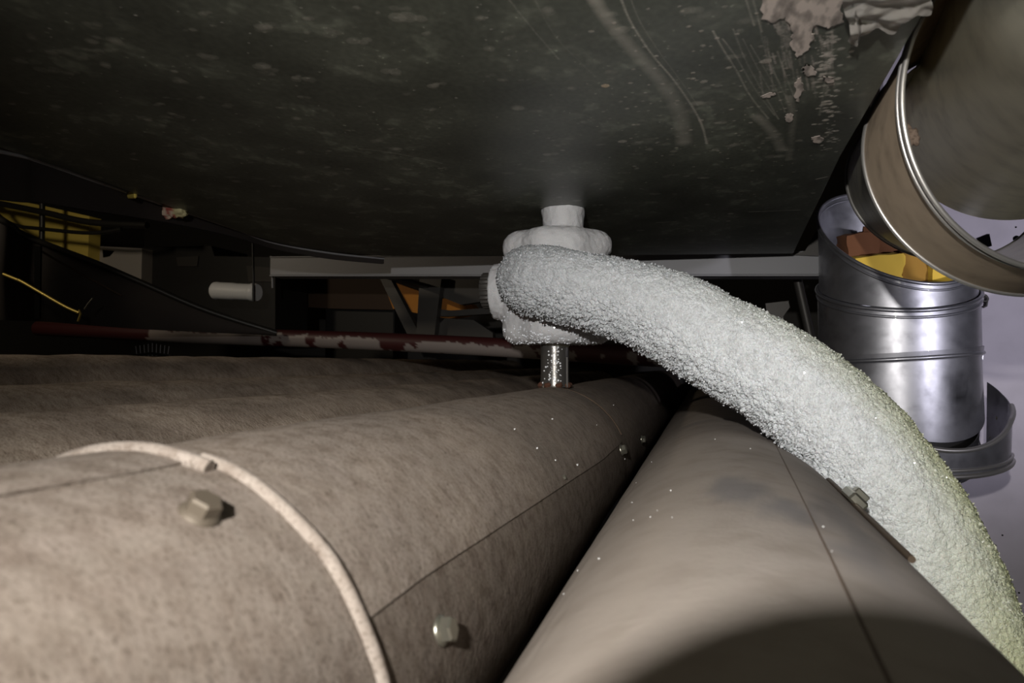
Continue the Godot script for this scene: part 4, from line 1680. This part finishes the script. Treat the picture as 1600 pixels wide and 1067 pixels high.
func crumple(b: Build, p: Vector3, size: Vector3, sd: int) -> void:
	var f := noise(60.0, sd, 3)
	var rows := []
	for i in 17:
		var row := PackedVector3Array()
		var th := PI * clampf(i / 16.0, 0.02, 0.98)
		for j in 25:
			var a := TAU * (j % 24) / 24
			var d := Vector3(sin(th) * cos(a), cos(th), sin(th) * sin(a))
			row.append(p + d * size * 0.5 * (1.0 + 0.9 * absf(f.get_noise_3dv(p + d * size * 0.6))))
		rows.append(row)
	b.grid(rows, rows[8][12] - p, true, func(q: Vector3, _i: int, _j: int) -> Color:
		if q.x > p.x + size.x * 0.18:
			return Color(0.55, 0.50, 0.28)
		return Color(0.36, 0.09, 0.07) if f.get_noise_3dv(q * 2.2) < 0.08 else Color(0.58, 0.46, 0.36))


# ------------------------------------------------------------------ outside the frame: the photographer's camera and the lamps, one of them added as fill
func build_outside_frame() -> void:
	# lens and body stand wholly behind the eye point; the flash sits above them, so they shade the near part of the right pipe
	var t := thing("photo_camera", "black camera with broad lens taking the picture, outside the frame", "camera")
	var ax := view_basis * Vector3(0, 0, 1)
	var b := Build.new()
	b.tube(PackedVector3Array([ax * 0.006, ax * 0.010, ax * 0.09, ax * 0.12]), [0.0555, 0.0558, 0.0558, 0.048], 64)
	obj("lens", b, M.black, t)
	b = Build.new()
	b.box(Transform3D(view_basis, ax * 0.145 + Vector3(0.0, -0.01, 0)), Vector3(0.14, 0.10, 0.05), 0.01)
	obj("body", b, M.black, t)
	b = Build.new()
	b.box(Transform3D(Basis.from_euler(Vector3(0, deg_to_rad(YAW), 0)), Vector3(-0.038, 0.147, 0.227)), Vector3(0.06, 0.035, 0.045), 0.004)
	obj("flash_head", b, M.black, t)
	b = Build.new()
	b.box(Transform3D(Basis.from_euler(Vector3(0, deg_to_rad(YAW), 0)), Vector3(-0.038, 0.147, 0.2035)), Vector3(0.05, 0.026, 0.003), 0.001)
	obj("flash_window", b, M.lit, t)
	b = Build.new()
	var aim := (Vector3(0.62, 0.27, -1.60) - Vector3(0.95, 0.05, -0.30)).normalized()
	var lp := Vector3(0.95, 0.05, -0.30)
	b.tube(PackedVector3Array([lp - aim * 0.010, lp - aim * 0.05, lp - aim * 0.09, lp - aim * 0.13]), [0.034, 0.032, 0.02, 0.016], 32)
	var lamp := thing("work_lamp", "round work lamp at the right, outside the frame", "lamp")
	obj("housing", b, M.black, lamp)
	b = Build.new()
	b.tube(PackedVector3Array([lp - aim * 0.008, lp - aim * 0.012]), 0.030, 32)
	obj("lens", b, M.lit, lamp)
	b = Build.new()
	b.tube(PackedVector3Array([lp - aim * 0.07, Vector3(lp.x, FLOOR_Y, lp.z + 0.07)]), 0.012, 16)
	obj("stand", b, M.black, lamp)
	b = Build.new()
	lumpy_ball(b, Vector3(-1.85, 0.58, -0.75), Vector3(0.05, 0.05, 0.05))  # glowing ball added where the fill light stands
	tag(obj("fill_lamp", b, M.lit), "added dim fill lamp at far left, unseen outside the frame", "lamp")
